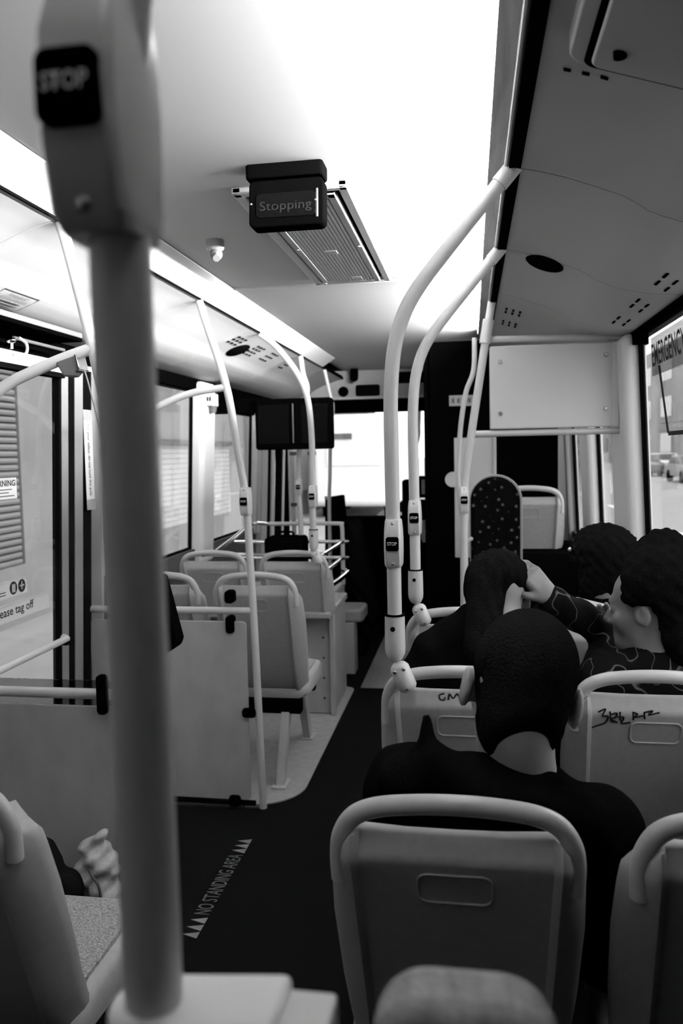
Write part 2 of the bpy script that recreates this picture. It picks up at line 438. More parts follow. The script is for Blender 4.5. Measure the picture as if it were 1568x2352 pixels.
def window(side, y0, y1, z0, z1, mull=(), g='glass'):
    global wn_; wn_ += 1
    root = sempty('window_%d' % wn_, (wx(side, z0), (y0 + y1) / 2, z0))
    mb = MB(); wallseg(mb, side, y0, y1, z0, z1, .030, .034)
    struct(mb.build('pane', g, root, smooth=0))
    mb = MB(); e = .011
    wallseg(mb, side, y0, y1, z0 - e, z0 + e, .022, .044); wallseg(mb, side, y0, y1, z1 - e, z1 + e, .022, .044)
    for y in (y0, y1) + tuple(mull): wallseg(mb, side, y - e, y + e, z0, z1, .022, .044)
    struct(mb.build('gasket', 'rubber', root, smooth=0))
    return root
window(-1, Y0, -.3, .95, 1.93, g='halfdim_glass'); window(-1, -.1, 2.02, .95, 1.93, g='halfdim_glass')
window(-1, 3.44, 4.745, .95, 1.935); window(-1, 4.985, 6.10, .95, 1.84)
window(1, Y0, -1.0, .95, 1.955, g='dim_glass'); window(1, -.8, 1.15, .95, 1.955, g='dim_glass')
wre = window(1, 1.33, 3.468, .95, 1.992)
window(1, 3.86, 4.68, .95, 1.95); window(1, 5.03, 5.76, .95, 1.95); window(1, 6.45, 7.1, .95, 1.9)

# rear wall closes the saloon behind the camera
wb = sempty('wall_back', (CX, Y0, 0))
struct(MB().box(-1.8, .8, Y0 - .06, Y0, -.1, 2.34).build('rear_panel', 'black', wb, smooth=0))

# front: windscreen, header, dashboard ------------------------------
wf = sempty('wall_front', (CX, 7.1, 0))
struct(MB().box(-1.75, .75, 7.00, 7.05, 2.012, 2.30).build('header_panel', 'wallplastic', wf, smooth=0))
struct(MB().box(-1.70, .70, 6.985, 7.02, 2.00, 2.022).build('header_ledge', 'board', wf, bevel=.004))
struct(MB().box(-1.75, .75, 7.03, 7.10, 1.885, 2.02).build('sun_visor', 'black', wf, smooth=0))
struct(MB().prism(rrect(.215, .10, .02, cx=-.885, cy=2.075), lambda u, v, d: (u, d, v), 6.99, 7.01).build('header_inset', 'screen', wf, bevel=.004))
struct(MB().cyl((-1.10, 6.98, 2.07), (-1.10, 7.01, 2.07), .045).build('header_speaker', 'black', wf))
struct(MB().prism(rrect(.40, .10, .01, cx=-.42, cy=2.175), lambda u, v, d: (u, d, v), 6.985, 7.01).build('route_display', 'screen', wf))
struct(MB().prism(rrect(.40, .11, .01, cx=-.42, cy=2.075), lambda u, v, d: (u, d, v), 6.988, 7.01).build('notice_plate', 'filmgrey', wf))
struct(MB().box(-1.16, .75, 6.95, 7.25, -.1, .955).build('dashboard', 'black', wf, bevel=.02))
struct(MB().box(-1.75, -1.66, 7.05, 7.2, .0, 2.05).box(.66, .76, 7.05, 7.2, .0, 2.05).build('front_post', 'black', wf, bevel=.01))
w9 = sempty('window_%d' % (wn_ + 1), (CX, 7.15, .95))
struct(MB().box(-1.70, .70, 7.15, 7.156, .2, 2.0).build('pane', 'glass', w9, smooth=0))
struct(MB().box(-1.7, .7, 7.12, 7.16, .16, .2).box(-.52, -.49, 7.13, 7.17, .9, 1.9).build('gasket', 'rubber', w9, smooth=0))
struct(MB().box(-1.8, .8, 7.1, 7.16, 1.98, 2.34).build('roof_front', 'black', wf, smooth=0))

# rear door on the left, its leaf, seals and posts -------------------
d1 = sempty('door_1', (-1.66, 2.6, 0))
def dq(y0, y1, z0, z1, m, nm, t0=-.03, t1=.02, bev=0):
    mb = MB(); wallseg(mb, -1, y0, y1, z0, z1, t0 - .05, t1 - .05); return struct(mb.build(nm, m, d1, smooth=0 if not bev else 35, bevel=bev))
dq(2.27, 2.945, .10, 1.875, 'glass', 'pane', -.004, .0)
dq(2.25, 2.99, 1.868, 1.912, 'whitepaint', 'leaf_frame'); dq(2.25, 2.99, 1.85, 1.869, 'rubber', 'seal', -.025, .02)
dq(2.25, 2.99, .02, .10, 'whitepaint', 'leaf_frame')
for a, b, m_, nm in ((2.968, 2.985, 'rubber', 'seal'), (2.985, 3.038, 'aluminium', 'leaf_frame'), (3.038, 3.092, 'rubber', 'seal'), (3.092, 3.162, 'aluminium', 'leaf_frame'), (3.162, 3.240, 'rubber', 'seal'), (3.240, 3.34, 'aluminium', 'leaf_frame')):
    dq(a, b, .02, 1.90, m_, nm, -.012 if m_ == 'aluminium' else -.010, .02)
struct(MB().tube([(-1.575, 2.27, .80), (-1.575, 2.30, .82), (-1.575, 2.88, .823), (-1.60, 2.90, .823)], .013).build('push_bar', 'pole', d1))
struct(MB().box(-1.60, -1.565, 2.86, 2.89, .80, .815).box(-1.64, -1.565, 2.30, 2.33, .80, .82).build('bar_bracket', 'black', d1))
DX = wx(-1, 1.45, -.016) + .002 - .0
def door_sticker(nm, lab, y0, y1, z0, z1, lines):
    x = wx(-1, (z0 + z1) / 2, -.052) + .002
    root = thing(nm, lab, 'sticker', (x, (y0 + y1) / 2, z0))
    MB().box(x, x + .001, y0, y1, z0, z1).build('backing', 'sticker', root, smooth=0)
    for s, h, yy, zz, wdt, bold in lines:
        text('lettering', s, h, 'ink', root, (x + .001, yy, zz), (0, 1, 0), (0, 0, 1), width=wdt, bold=bold)
    return root, x
door_sticker('warning_sticker', 'white warning sticker on the rear door glass in front of the roller shutter', 2.490, 2.672, 1.39, 1.466,
             [('WARNING', .022, 2.498, 1.436, .165, .02)])
for zz_, yy_ in ((1.422, 2.64), (1.411, 2.62), (1.399, 2.655)): MB().box(wx(-1, 1.428, -.052) + .003, wx(-1, 1.428, -.052) + .0034, 2.51, yy_, zz_, zz_ + .004).build('text_line', 'inkgrey', bpy.data.objects['warning_sticker'], smooth=0)
door_sticker('tag_off_sticker', 'long white sticker reading Please tag off on the rear door glass', 2.44, 2.895, .945, 1.01, [('Please tag off', .042, 2.525, .957, .255, .012)])
r_, x_ = door_sticker('icon_sticker', 'white sticker with two round black icons above the Please tag off sticker', 2.47, 2.735, 1.033, 1.094, [])
for k, yy in enumerate((2.645, 2.70)):
    MB().cyl((x_ + .001, yy, 1.064), (x_ + .0016, yy, 1.064), .024, seg=24).build('icon_disc', 'ink', r_)
    if k == 0: MB().box(x_ + .0016, x_ + .002, yy - .010, yy + .012, 1.048, 1.078).build('icon_mark', 'sticker', r_)
    else: MB().box(x_ + .0016, x_ + .002, yy - .014, yy + .014, 1.062, 1.068).box(x_ + .0016, x_ + .002, yy - .003, yy + .003, 1.05, 1.08).build('icon_mark', 'sticker', r_)
for zz in (1.045, 1.055): MB().box(x_ + .001, x_ + .0016, 2.55, 2.595, zz, zz + .003).build('text_line', 'ink', r_)
# sticker on the black seal by the pole
ps = thing('safety_sticker', 'narrow white vertical sticker with small text on the black door seal', 'sticker', (-1.60, 3.15, 1.31))
xs = wx(-1, 1.5, -.05) + .021
MB().box(xs, xs + .002, 3.165, 3.236, 1.355, 1.69).build('backing', 'sticker', ps, smooth=0)
for z0 in (1.31, 1.69):
    MB().box(xs, xs + .002, 3.165, 3.236, z0, z0 + .045).build('hatched_end', 'filmgrey', ps, smooth=0)
    for k in range(5): MB().hexa([(xs + .002, 3.167 + .013 * k, z0 + .002), (xs + .0024, 3.167 + .013 * k, z0 + .002), (xs + .002, 3.172 + .013 * k, z0 + .002), (xs + .0024, 3.172 + .013 * k, z0 + .002), (xs + .002, 3.175 + .013 * k, z0 + .043), (xs + .0024, 3.175 + .013 * k, z0 + .043), (xs + .002, 3.180 + .013 * k, z0 + .043), (xs + .0024, 3.180 + .013 * k, z0 + .043)]).build('hatch_stripe', 'inkgrey', ps, smooth=0)
text('lettering', 'For your safety, do not hold this pole', .026, 'ink', ps, (xs + .002, 3.185, 1.675), (0, 0, -1), (0, 1, 0), width=.305, bold=.01)

# door gear box above the rear door
gb = thing('door_gear_box', 'open black door mechanism housing above the rear door glass', 'machinery', (-1.5, 2.6, 1.92))
MB().box(-1.66, -1.50, 1.6, 2.97, 1.985, 2.004).build('housing_top', 'black', gb, bevel=.004)
MB().box(-1.515, -1.50, 1.6, 2.97, 1.995, 2.020).build('housing_lip', 'inkgrey', gb, bevel=.003)
MB().box(-1.66, -1.645, 1.6, 2.97, 1.905, 1.99).build('housing_back', 'black', gb, smooth=0)
MB().tube([(-1.57, 2.60, 1.955), (-1.57, 2.95, 1.955)], .006, 8).build('rod', 'inkgrey', gb)
MB().cyl((-1.55, 2.43, 1.93), (-1.55, 2.43, 1.99), .009).ball((-1.55, 2.43, 1.955), .013).build('air_valve', 'steel', gb)
MB().ball((-1.55, 2.55, 1.938), (.018, .014, .010)).cyl((-1.55, 2.55, 1.91), (-1.55, 2.55, 1.935), .006).build('knob', 'chrome', gb)
MB().tube(smooth([(-1.55, 2.60, 1.955), (-1.54, 2.63, 1.935), (-1.54, 2.62, 1.90), (-1.56, 2.575, 1.893)]), .005, 8).build('hose', 'filmgrey', gb)
# coving notice
cs = thing('coving_notice', 'small outlined notice printed on the left coving above the rear door', 'sticker', (-1.45, 2.4, 2.03))
def cpt(y, dx): return Vector((CX - dx, y, cov_z(dx) - .0015))
def cquad(mb, y0, y1, d0, d1, t=.0008):
    a, b, c, d = cpt(y0, d0), cpt(y1, d0), cpt(y0, d1), cpt(y1, d1); n = Vector((0, 0, t))
    mb.hexa([a - n, b - n, c - n, d - n, a, b, c, d]); return mb
mb = MB()
for (a, b, c, d) in ((2.30, 2.50, .906, .909), (2.30, 2.50, .986, .989), (2.30, 2.303, .906, .989), (2.497, 2.50, .906, .989)): cquad(mb, a, b, c, d)
mb.build('outline', 'inkgrey', cs, smooth=0)
for k, (s_, y_) in enumerate((('EMERGENCY', 2.35), ('DOOR CONTROL', 2.33))):
    d_ = .922 + .018 * k
    text('lettering', s_, .011, 'inkgrey', cs, cpt(y_, d_ + .006), (0, 1, 0), tuple(cpt(0, d_) - cpt(0, d_ + .01)), width=.016 * len(s_) * .75, depth=.001)
for d_ in (.956, .971): cquad(MB(), 2.33, 2.46, d_, d_ + .005, .0012).build('text_line', 'inkgrey', cs, smooth=0)

# ================================================================== SEATS
def lean(z): return .36 * (.93 - z) + (.5 * (.50 - z) ** 2 * 4 if z < .50 else 0)
def make_seat(zlow=.36, legs=True, fabric='cushion'):
    root = thing('bus_seat', 'seat', 'seat')
    lv = [zlow, zlow + .02, .45, .52, .60, .68, .75, .80, .84, .87, .888, .897, .905, .918, .930, .934]
    lv = [z for z in lv if z >= zlow]
    rings = []
    for z in lv:
        W = np.interp(z, [.36, .45, .60, .75, .86, .91, .935], [.188, .195, .206, .211, .207, .197, .186]); R = np.interp(z, [.36, .6, .93], [.146, .150, .158])
        b = np.interp(z, [.890, .897, .905, .918, .930, .934], [0, .002, .008, .020, .031, .036]); y0 = lean(z)
        if z < zlow + .01: W *= .97
        hp = [(0, b), (.5 * R, b), (.86 * R, b), (.95 * R, b - .001), (.985 * R, b * .6 - .009), (R + .004, b * .5 - .012), (R + .014, -.006 + b * .5), (R + .65 * (W - R), .020 + b * .3), (W - .003, .050), (W, .070), (W - .006, .088),
              (W - .022, .088), (R, .062), (.5 * R, .052), (0, .05)]
        top = max(0, (z - .87) / .064)
        ring = []
        for (x, y) in hp + [(-x, y) for x, y in reversed(hp[1:-1])]:
            dz = -.045 * top * max(0, (abs(x) - R - .004) / (W - R))
            ring.append((x, y0 + y, z + dz))
        rings.append(ring)
    sh = MB().loft(rings).build('shell', 'seat', root, smooth=50)
    # grab handle over the top
    hp = [(-.183, .045, .845), (-.184, .040, .89), (-.178, .034, .925), (-.158, .028, .957), (-.120, .024, .975), (-.06, .020, .984), (0, .018, .987), (.06, .020, .984), (.120, .024, .975), (.158, .028, .957), (.178, .034, .925), (.184, .040, .89), (.183, .045, .845)]
    MB().tube(smooth(hp, 5), .0158, 14).build('handle', 'handle', root)
    # inset plate on the back of the shell
    p = rrect(.116, .056, .016, 6, 0, .845)
    P3 = [(u, lean(v) - .0005, v) for u, v in p]
    MB().tube(P3 + P3[:2], .0026, 6, caps=False).build('plate_rim', 'seat', root)
    # upholstery and pan
    bc = []
    for z, wd, t in ((.44, .13, .005), (.47, .155, .03), (.55, .165, .038), (.70, .168, .038), (.82, .160, .034), (.875, .14, .022), (.89, .11, .004)):
        if z < zlow: continue
        yb = lean(z) + .050
        bc.append([(-wd, yb, z), (-wd * .96, yb + t * .7, z), (-wd * .6, yb + t, z), (wd * .6, yb + t, z), (wd * .96, yb + t * .7, z), (wd, yb, z)])
    MB().loft(bc).build('back_cushion', fabric, root, smooth=60)
    if legs:
        pr = []
        for y, h, wd in ((.20, .0, .185), (.22, .02, .20), (.30, .026, .205), (.45, .026, .205), (.56, .026, .200), (.595, .02, .185), (.605, .0, .165)):
            zt = .43 + h - (.03 if y < .25 else 0)
            pr.append([(-wd, y, .385), (-wd, y, zt - .012), (-wd + .012, y, zt), (wd - .012, y, zt), (wd, y, zt - .012), (wd, y, .385), (wd - .03, y, .365), (-wd + .03, y, .365)])
        MB().loft(pr).build('seat_pan', 'seat', root, smooth=50)
        cu = []
        for y, h, wd in ((.245, .0, .16), (.255, .022, .172), (.30, .03, .176), (.42, .032, .178), (.53, .03, .174), (.572, .022, .168), (.585, .0, .15)):
            cu.append([(-wd, y, .440), (-wd + .004, y, .440 + h * .8), (-wd * .8, y, .440 + h), (wd * .8, y, .440 + h), (wd - .004, y, .440 + h * .8), (wd, y, .440)])
        MB().loft(cu).build('seat_cushion', fabric, root, smooth=60)
        MB().box(-.17, .17, .16, .22, .30, .365).build('cross_beam', 'black', root, bevel=.004); MB().box(-.17, .17, .50, .55, .31, .367).build('cross_beam', 'black', root, bevel=.004)
        for y in (.03, .66):
            yt = .19 if y < .3 else .53
            mb = MB().hexa([(.075, y - .03, .006), (.115, y - .03, .006), (.075, y + .03, .006), (.115, y + .03, .006), (.075, yt - .03, .31), (.115, yt - .03, .31), (.075, yt + .03, .31), (.115, yt + .03, .31)]) if y > .3 else MB().hexa([(.075, y - .02, .006), (.115, y - .02, .006), (.075, y + .03, .006), (.115, y + .03, .006), (.075, .16, .31), (.115, .16, .31), (.075, .21, .31), (.115, .21, .31)])
            mb.box(.06, .13, y - .045, y + .06, .0065, .014)
            mb.build('leg', 'wallplastic', root, bevel=.003)
    return root
seat0 = make_seat()
used = False
def put_seat(x, y, label, group=None, z=0, rot=0, proto=None):
    global used
    src = proto or seat0
    if proto is None and not used: s_ = src; used = True
    else: s_ = copy_tree(src)
    s_.location = (x, y, z); s_['label'] = label; s_['category'] = 'seat'
    if group: s_['group'] = group
    return s_
RA, RB, LA, LB = -.029, .433, -.968, -1.432
S = {}
S['r1a'] = put_seat(RA, 1.18, 'grey plastic bus seat nearest the camera, behind the man in the black hooded jacket', 'right hand bus seats')
S['r1b'] = put_seat(RB, 1.18, 'grey bus seat cut off by the right edge, beside the nearest seat', 'right hand bus seats')
S['r2a'] = put_seat(RA, 1.93, 'grey bus seat whose left corner carries the nearest right-hand clamped pole', 'right hand bus seats')
S['r2b'] = put_seat(RB, 1.93, 'grey bus seat with black graffiti tag scrawled on its back', 'right hand bus seats')
S['r3a'] = put_seat(RA, 2.68, 'bus seat in the dark carrying the second clamped pole, in front of the bowed person', 'right hand bus seats')
S['r3b'] = put_seat(RB, 2.68, 'bus seat whose handle shows left of the profile face', 'right hand bus seats')
S['l0'] = put_seat(LA + .005, 1.17, 'grey bus seat at the lower left with speckled cushion, beside the foreground pole', 'left hand bus seats')
S['l1a'] = put_seat(LA - .005, 3.45, 'aisle-side pale seat right behind the grey panel and leaning pole on the left', 'left hand bus seats')
S['l1b'] = put_seat(LB - .005, 3.45, 'window-side pale seat half hidden behind the foreground pole', 'left hand bus seats')
short = make_seat(zlow=.63, legs=False)
S['l2a'] = put_seat(LA - .005, 4.25, 'aisle-side pale seat mounted on the screwed box on the left', 'left hand bus seats', proto=short)
S['l2b'] = put_seat(LB - .005, 4.25, 'window-side pale seat below the white window pillar on the left', 'left hand bus seats', proto=short)
S['r4'] = put_seat(.322, 4.60, 'pale high-set seat with round handle beside the tall patterned backrest', 'right hand bus seats', z=.325, proto=short)
for o in list(short.children): bpy.data.objects.remove(o)
bpy.data.objects.remove(short)

# boxes the raised seats stand on
bx = thing('seat_box', 'grey box with screws under the raised left seat', 'box', (-1.25, 4.7, 0))
MB().box(-1.70, -.80, 4.50, 4.985, .006, .60).build('body', 'panelgrey', bx, bevel=.008)
MB().box(-1.70, -.785, 4.34, 4.99, .60, .64).build('lid', 'seat', bx, bevel=.01)
MB().box(-.815, -.785, 4.47, 4.51, .006, .62).build('edge_strip', 'wallplastic', bx, bevel=.004)
for k in range(5): MB().ball((-.855, 4.498, .10 + .12 * k), (.006, .004, .006), 8, 5).build('screw', 'black', bx)
rb = thing('wheel_arch_box', 'dark wheel arch box under the high-set right seat', 'box', (.32, 4.9, 0))
MB().box(.05, .67, 4.66, 5.22, 0, .95).build('body', 'rubber', rb, bevel=.02)

# graffiti on the row-two seats (ink strokes lying on the plastic)
def graffiti(seat, strokes, r, label):
    g = tag(bpy.data.objects.new('graffiti', None), label, 'graffiti'); COL.objects.link(g); g.location = seat.location
    for st in strokes:
        pts = []
        for (x, z) in st:
            b = np.interp(z, [.890, .897, .905, .918, .930, .934], [0, .002, .008, .020, .031, .036])
            pts.append((seat.location.x + x, seat.location.y + lean(z) + b - .0006, z))
        MB().tube(smooth(pts, 4), r, 6).build('stroke', 'ink', g)
graffiti(S['r2b'], [[(-.135, .898), (-.118, .905), (-.125, .89), (-.112, .888), (-.118, .87), (-.138, .86), (-.148, .855)],
                    [(-.108, .90), (-.105, .878), (-.098, .872)], [(-.108, .893), (-.092, .897), (-.096, .885), (-.106, .882), (-.09, .872)],
                    [(-.085, .90), (-.084, .878)], [(-.09, .888), (-.076, .886), (-.08, .87), (-.06, .873)], [(-.055, .90), (-.054, .88)], [(-.056, .90), (-.045, .896), (-.052, .888), (-.03, .893)],
                    [(-.03, .90), (-.028, .884)], [(-.03, .9), (-.01, .904), (-.02, .895), (.005, .901)]], .0022, 'black graffiti tag on the back of the seat behind the woman in profile')
graffiti(S['r2a'], [[(-.04, .928), (-.052, .924), (-.05, .915), (-.04, .914), (-.038, .92)], [(-.03, .914), (-.027, .927), (-.018, .918), (-.008, .928), (.002, .915), (.008, .926)], [(.008, .918), (.018, .926), (.03, .916)]], .0022, 'faint graffiti on the top edge of the seat in front of the man')

# ================================================================== POLES
def stop_unit(parent, x, y, z, s=1.0, nx=0.0):
    # contoured housing gripping the pole, button facing the rear of the bus
    prof = [(-.058, .019, .020), (-.050, .022, .026), (-.02, .023, .033), (.01, .023, .036), (.035, .022, .032), (.055, .020, .024), (.060, .018, .021)]
    rings = []
    for dz, hw, dp in prof:
        poly = [(hw, .019), (hw, -.008), (hw * .86, -dp * .85), (hw * .70, -dp), (-hw * .70, -dp), (-hw * .86, -dp * .85), (-hw, -.008), (-hw, .019)]
        rings.append([(x + u * s, y + v * s, z + dz * s) for u, v in poly])
    h = MB().loft(rings).build('stop_housing', 'gloss', parent, smooth=25, bevel=.0015)
    MB().prism(rrect(.031 * s, .034 * s, .006 * s, cx=x, cy=z + .002 * s), lambda u, v, d: (u, d, v), y - .040 * s, y - .028 * s).build('button', 'black', h, bevel=.0015)
    text('lettering', 'STOP', .0085 * s, 'letterwhite', h, (x, y - .0403 * s, z - .001 * s), (1, 0, 0), (0, 0, 1), width=.023 * s, align='CENTER', bold=.02)
    for dz in (-.047, .050): MB().ball((x, y - .0255 * s, z + dz * s), (.0042 * s, .003 * s, .0042 * s), 10, 6).build('screw', 'steel', h)
    return h
def pole(name, label, pts, r=.0175, group='grab poles', n=6, m='pole'):
    root = thing(name, label, 'pole', pts[0], group)
    MB().tube(smooth(pts, n), r, 18).build('tube', m, root)
    return root
def clamp(parent, x, y, z):
    # socket, rubber ring and seat clamp at the foot of a pole
    pr = [(.100, .0245), (.02, .0255), (.005, .024), (-.008, .018), (-.014, .010)]
    MB().tube([(x, y, z + .135 - .1 + a) for a, _ in pr], [b for _, b in pr], 18).build('socket', 'pole', parent)
    MB().tube([(x, y, z + .1345), (x, y, z + .1385)], .0258, 18).build('ring', 'rubber', parent)
    MB().cyl((x - .003, y - .0245, z + .105), (x - .003, y - .0262, z + .105), .0062, seg=14).build('socket_hole', 'rubber', parent)
    a, b = Vector((x + .010, y - .004, z + .005)), Vector((x + .030, y - .010, z - .040))
    c = MB().tube([a + (a - b).normalized() * .016, a + (a - b).normalized() * .009, a, b, b + (b - a).normalized() * .008, b + (b - a).normalized() * .013], [.008, .019, .0245, .0245, .019, .010], 16).build('clamp', 'pole', parent)
    for dx, dz in ((.000, .0), (.022, .008), (.030, -.040)):
        MB().ball((x + dx, y - .029, z + dz), (.0052, .004, .0052), 10, 6).build('screw', 'steel', c)
def coving_end(parent, p, q):
    MB().cyl(p, q, .0205).build('top_socket', 'pole', parent)

bend = [(-.188, 1.675), (-.178, 1.778), (-.156, 1.854), (-.119, 1.919), (-.057, 1.996), (.024, 2.091), (.100, 2.178)]
for (yy, lab) in ((1.93, 'nearest curved grab pole clamped to a right-hand seat, with STOP button'), (2.68, 'second curved grab pole clamped to a right-hand seat, left edge of the driver screen behind')):
    p_ = pole('grab_pole', lab, [(-.187, yy, 1.07), (-.187, yy, 1.2), (-.188, yy, 1.40), (-.189, yy, 1.55)] + [(a, yy, b) for a, b in bend])
    stop_unit(p_, -.187, yy, 1.308); clamp(p_, -.187, yy, .995)
    coving_end(p_, (.070, yy, 2.143), (.106, yy, 2.184))
# foreground pole with its bracket
p_ = pole('grab_pole', 'large blurred foreground grab pole on the left', [(-.194, .44, 1.19), (-.195, .44, 1.35), (-.196, .44, 1.50), (-.197, .44, 1.66), (-.193, .44, 1.76), (-.178, .44, 1.84), (-.140, .44, 1.92), (-.057, .44, 2.02), (.024, .44, 2.10), (.100, .44, 2.178)])
stop_unit(p_, -.202, .437, 1.718, 1.12)
MB().prism([(-.194 + .028 * math.cos(a), .44 + .028 * math.sin(a)) for a in [math.radians(90 + 180 * k / 12) for k in range(13)]] + [(-.115, .425), (-.115, .478)], lambda u, v, d: (u, v, d), 1.165, 1.198).build('bracket', 'vanwhite', p_, bevel=.006)
MB().box(-.118, -.085, .42, .47, 1.160, 1.192).build('bracket_end', 'pole', p_, bevel=.003)
# straight leaning pole carrying the blank board
p_ = pole('grab_pole', 'leaning pole left of the blank white board, beside the patterned backrest', [(-.033, 3.6, .02), (-.033, 3.6, .5), (-.032, 3.6, 1.0), (-.029, 3.6, 1.25), (-.022, 3.6, 1.42), (.010, 3.6, 1.636), (.040, 3.6, 1.826), (.070, 3.6, 2.015), (.098, 3.6, 2.178)])
stop_unit(p_, -.029, 3.598, 1.31)
MB().cyl((.066, 3.6, 1.998), (.083, 3.6, 2.10), .0245).build('collar', 'pole', p_)
# thin bowed pole by the driver's screen
pole('grab_pole', 'thin bowed pole in front of the black driver screen, right of the windscreen', [(.026, 4.3, 2.12), (.02, 4.3, 1.953), (-.02, 4.3, 1.841), (-.045, 4.3, 1.70), (-.057, 4.3, 1.58), (-.068, 4.3, 1.381), (-.05, 4.3, 1.2), (-.03, 4.3, 1.0), (-.03, 4.3, .01)], r=.013)
# left-hand poles
def lpole(lab, yy, pts, r=.016): return pole('grab_pole', lab, [(a, yy, b) for a, b in pts], r=r)
pA = lpole('pole by the rear door, mostly hidden behind the large foreground pole', 2.09, [(-1.105, 2.175), (-1.085, 2.10), (-1.035, 1.877), (-.99, 1.65), (-.945, 1.40), (-.925, 1.15), (-.915, .8), (-.905, .3), (-.90, .005)])
pB = lpole('pole leaning out to the left coving in front of the grey panel', 3.244, [(-1.112, 2.175), (-1.09, 2.10), (-1.005, 1.814), (-.965, 1.55), (-.935, 1.338), (-.924, 1.061), (-.915, .8), (-.905, .4), (-.897, .005)])
stop_unit(pB, -.935, 3.24, 1.335)
p_ = lpole('curved pole clamped to the raised seat on the left', 4.20, [(-1.106, 2.174), (-1.02, 2.105), (-.91, 1.96), (-.855, 1.82), (-.838, 1.63), (-.838, 1.4), (-.840, 1.174), (-.840, 1.07)])
stop_unit(p_, -.838, 4.197, 1.30); clamp(p_, -.84, 4.20, .985)
p_ = lpole('bowed pole crossing behind the curved left pole, left of the black screen box', 5.2, [(-1.100, 2.172), (-1.085, 2.053), (-1.06, 1.967), (-1.075, 1.853), (-1.111, 1.682), (-1.128, 1.481), (-1.133, 1.336), (-1.126, 1.073), (-1.126, .645)], r=.017)
stop_unit(p_, -1.131, 5.198, 1.31, .9)
lpole('thin pole at the right edge of the black screen box', 6.1, [(-1.104, 2.172), (-1.058, 1.953), (-1.046, 1.870), (-1.068, 1.636), (-1.080, 1.332), (-1.09, 1.06), (-1.09, .005)], r=.014)
# grab rails leading outward over the door
for nm_, yy, pts, r_ in (('grab rail arching from the door pole across the rear door at upper left', 2.09, [(-1.03, 2.09, 1.832), (-1.12, 2.09, 1.806), (-1.217, 2.09, 1.772), (-1.30, 2.09, 1.735), (-1.40, 2.09, 1.66), (-1.48, 2.09, 1.52), (-1.50, 2.09, 1.3), (-1.50, 2.09, .9)], .0165),
                      ('grab rail from the leaning pole towards the left window, in front of the white pillar', 3.244, [(-1.015, 3.244, 1.814), (-1.158, 3.244, 1.795), (-1.295, 3.244, 1.75), (-1.42, 3.244, 1.68), (-1.52, 3.244, 1.56), (-1.56, 3.244, 1.35), (-1.56, 3.244, .9)], .015)):
    o = tag(MB().tube(smooth(pts, 6), r_, 14).build('grab_rail', 'pole'), nm_, 'rail')
# small grey bell push hanging under the rail
bl = thing('bell_unit', 'small dark unit with bright edge hanging under the upper left grab rail', 'bell', (-1.12, 2.1, 1.74))
MB().prism([(-1.135, 1.80), (-1.075, 1.815), (-1.067, 1.775), (-1.085, 1.757), (-1.11, 1.757)], lambda u, v, d: (u, d, v), 2.075, 2.12).build('body', 'inkgrey', bl, bevel=.005)
MB().hexa([(-1.075, 2.07, 1.815), (-1.068, 2.07, 1.817), (-1.075, 2.125, 1.815), (-1.068, 2.125, 1.817), (-1.067, 2.07, 1.772), (-1.058, 2.07, 1.774), (-1.067, 2.125, 1.772), (-1.058, 2.125, 1.774)]).build('edge', 'chrome', bl, bevel=.002)
tag(MB().tube(smooth([(-1.062, 2.10, 1.785), (-1.045, 2.10, 1.72), (-1.02, 2.10, 1.60), (-1.00, 2.10, 1.45), (-.99, 2.10, 1.30), (-1.0, 2.10, 1.22), (-.95, 2.10, 1.12)]), .0022, 6).build('loose_cable', 'filmgrey'), 'thin loose cable hanging from the small unit down behind the foreground pole', 'cable')
# emergency box on the white pillar
eb = thing('pillar_box', 'small white box with icons at the top of the left white pillar', 'box', (-1.63, 4.86, 1.80))
MB().box(-1.65, -1.58, 4.79, 4.92, 1.84, 1.92).build('body', 'whitepaint', eb, bevel=.008)
MB().cyl((-1.60, 4.855, 1.842), (-1.60, 4.855, 1.800), .03, .022).build('knob', 'inkgrey', eb)
for k in range(3): MB().box(-1.632 + .018 * k, -1.622 + .018 * k, 4.787, 4.7905, 1.87, 1.895).build('icon', 'ink', eb, smooth=0)

# ------------------------------------------------------------------ modesty panels beside the rear door
def modesty(nm, lab, y, x0, x1, z0, z1, xr0, xr1, zr, glass=None):
    root = thing(nm, lab, 'panel', ((x0 + x1) / 2, y, z0))
    MB().prism(rrect(x1 - x0, z1 - z0, .02, cx=(x0 + x1) / 2, cy=(z0 + z1) / 2), lambda u, v, d: (u, d, v), y - .006, y + .006).build('sheet', 'panelgrey', root, bevel=.002)
    MB().tube([(xr0, y, zr), (xr1, y, zr)], .0155, 14).build('rail', 'pole', root)
    return root
mA = modesty('modesty_panel', 'large grey partition panel at far left, with rail along its top', 2.12, -1.66, -.945, .12, .812, -1.66, -.915, .848)
MB().box(-1.66, -.945, 2.125, 2.131, .80, .885).build('clear_strip', 'film', mA, smooth=0)
MB().prism(rrect(.03, .115, .012, cx=-1.045, cy=.855), lambda u, v, d: (u, d, v), 2.085, 2.105).build('bracket', 'black', mA, bevel=.003)
mB = modesty('modesty_panel', 'grey partition panel by the leaning pole, seats behind it', 3.244, -1.66, -.950, .04, .822, -1.66, -.925, .868)
for (x, z, dx, dz) in ((-1.016, .93, .042, .055), (-1.018, .81, .036, .075), (-.945, .428, .06, .04), (-1.02, .035, .05, .05)):
    MB().prism(rrect(dx, dz, .014, cx=x, cy=z), lambda u, v, d: (u, d, v), 3.222, 3.262).build('bracket', 'black', mB, bevel=.003)
MB().box(-1.66, -.93, 3.236, 3.252, .014, .034).build('foot_rail', 'rubber', mB, bevel=.003)
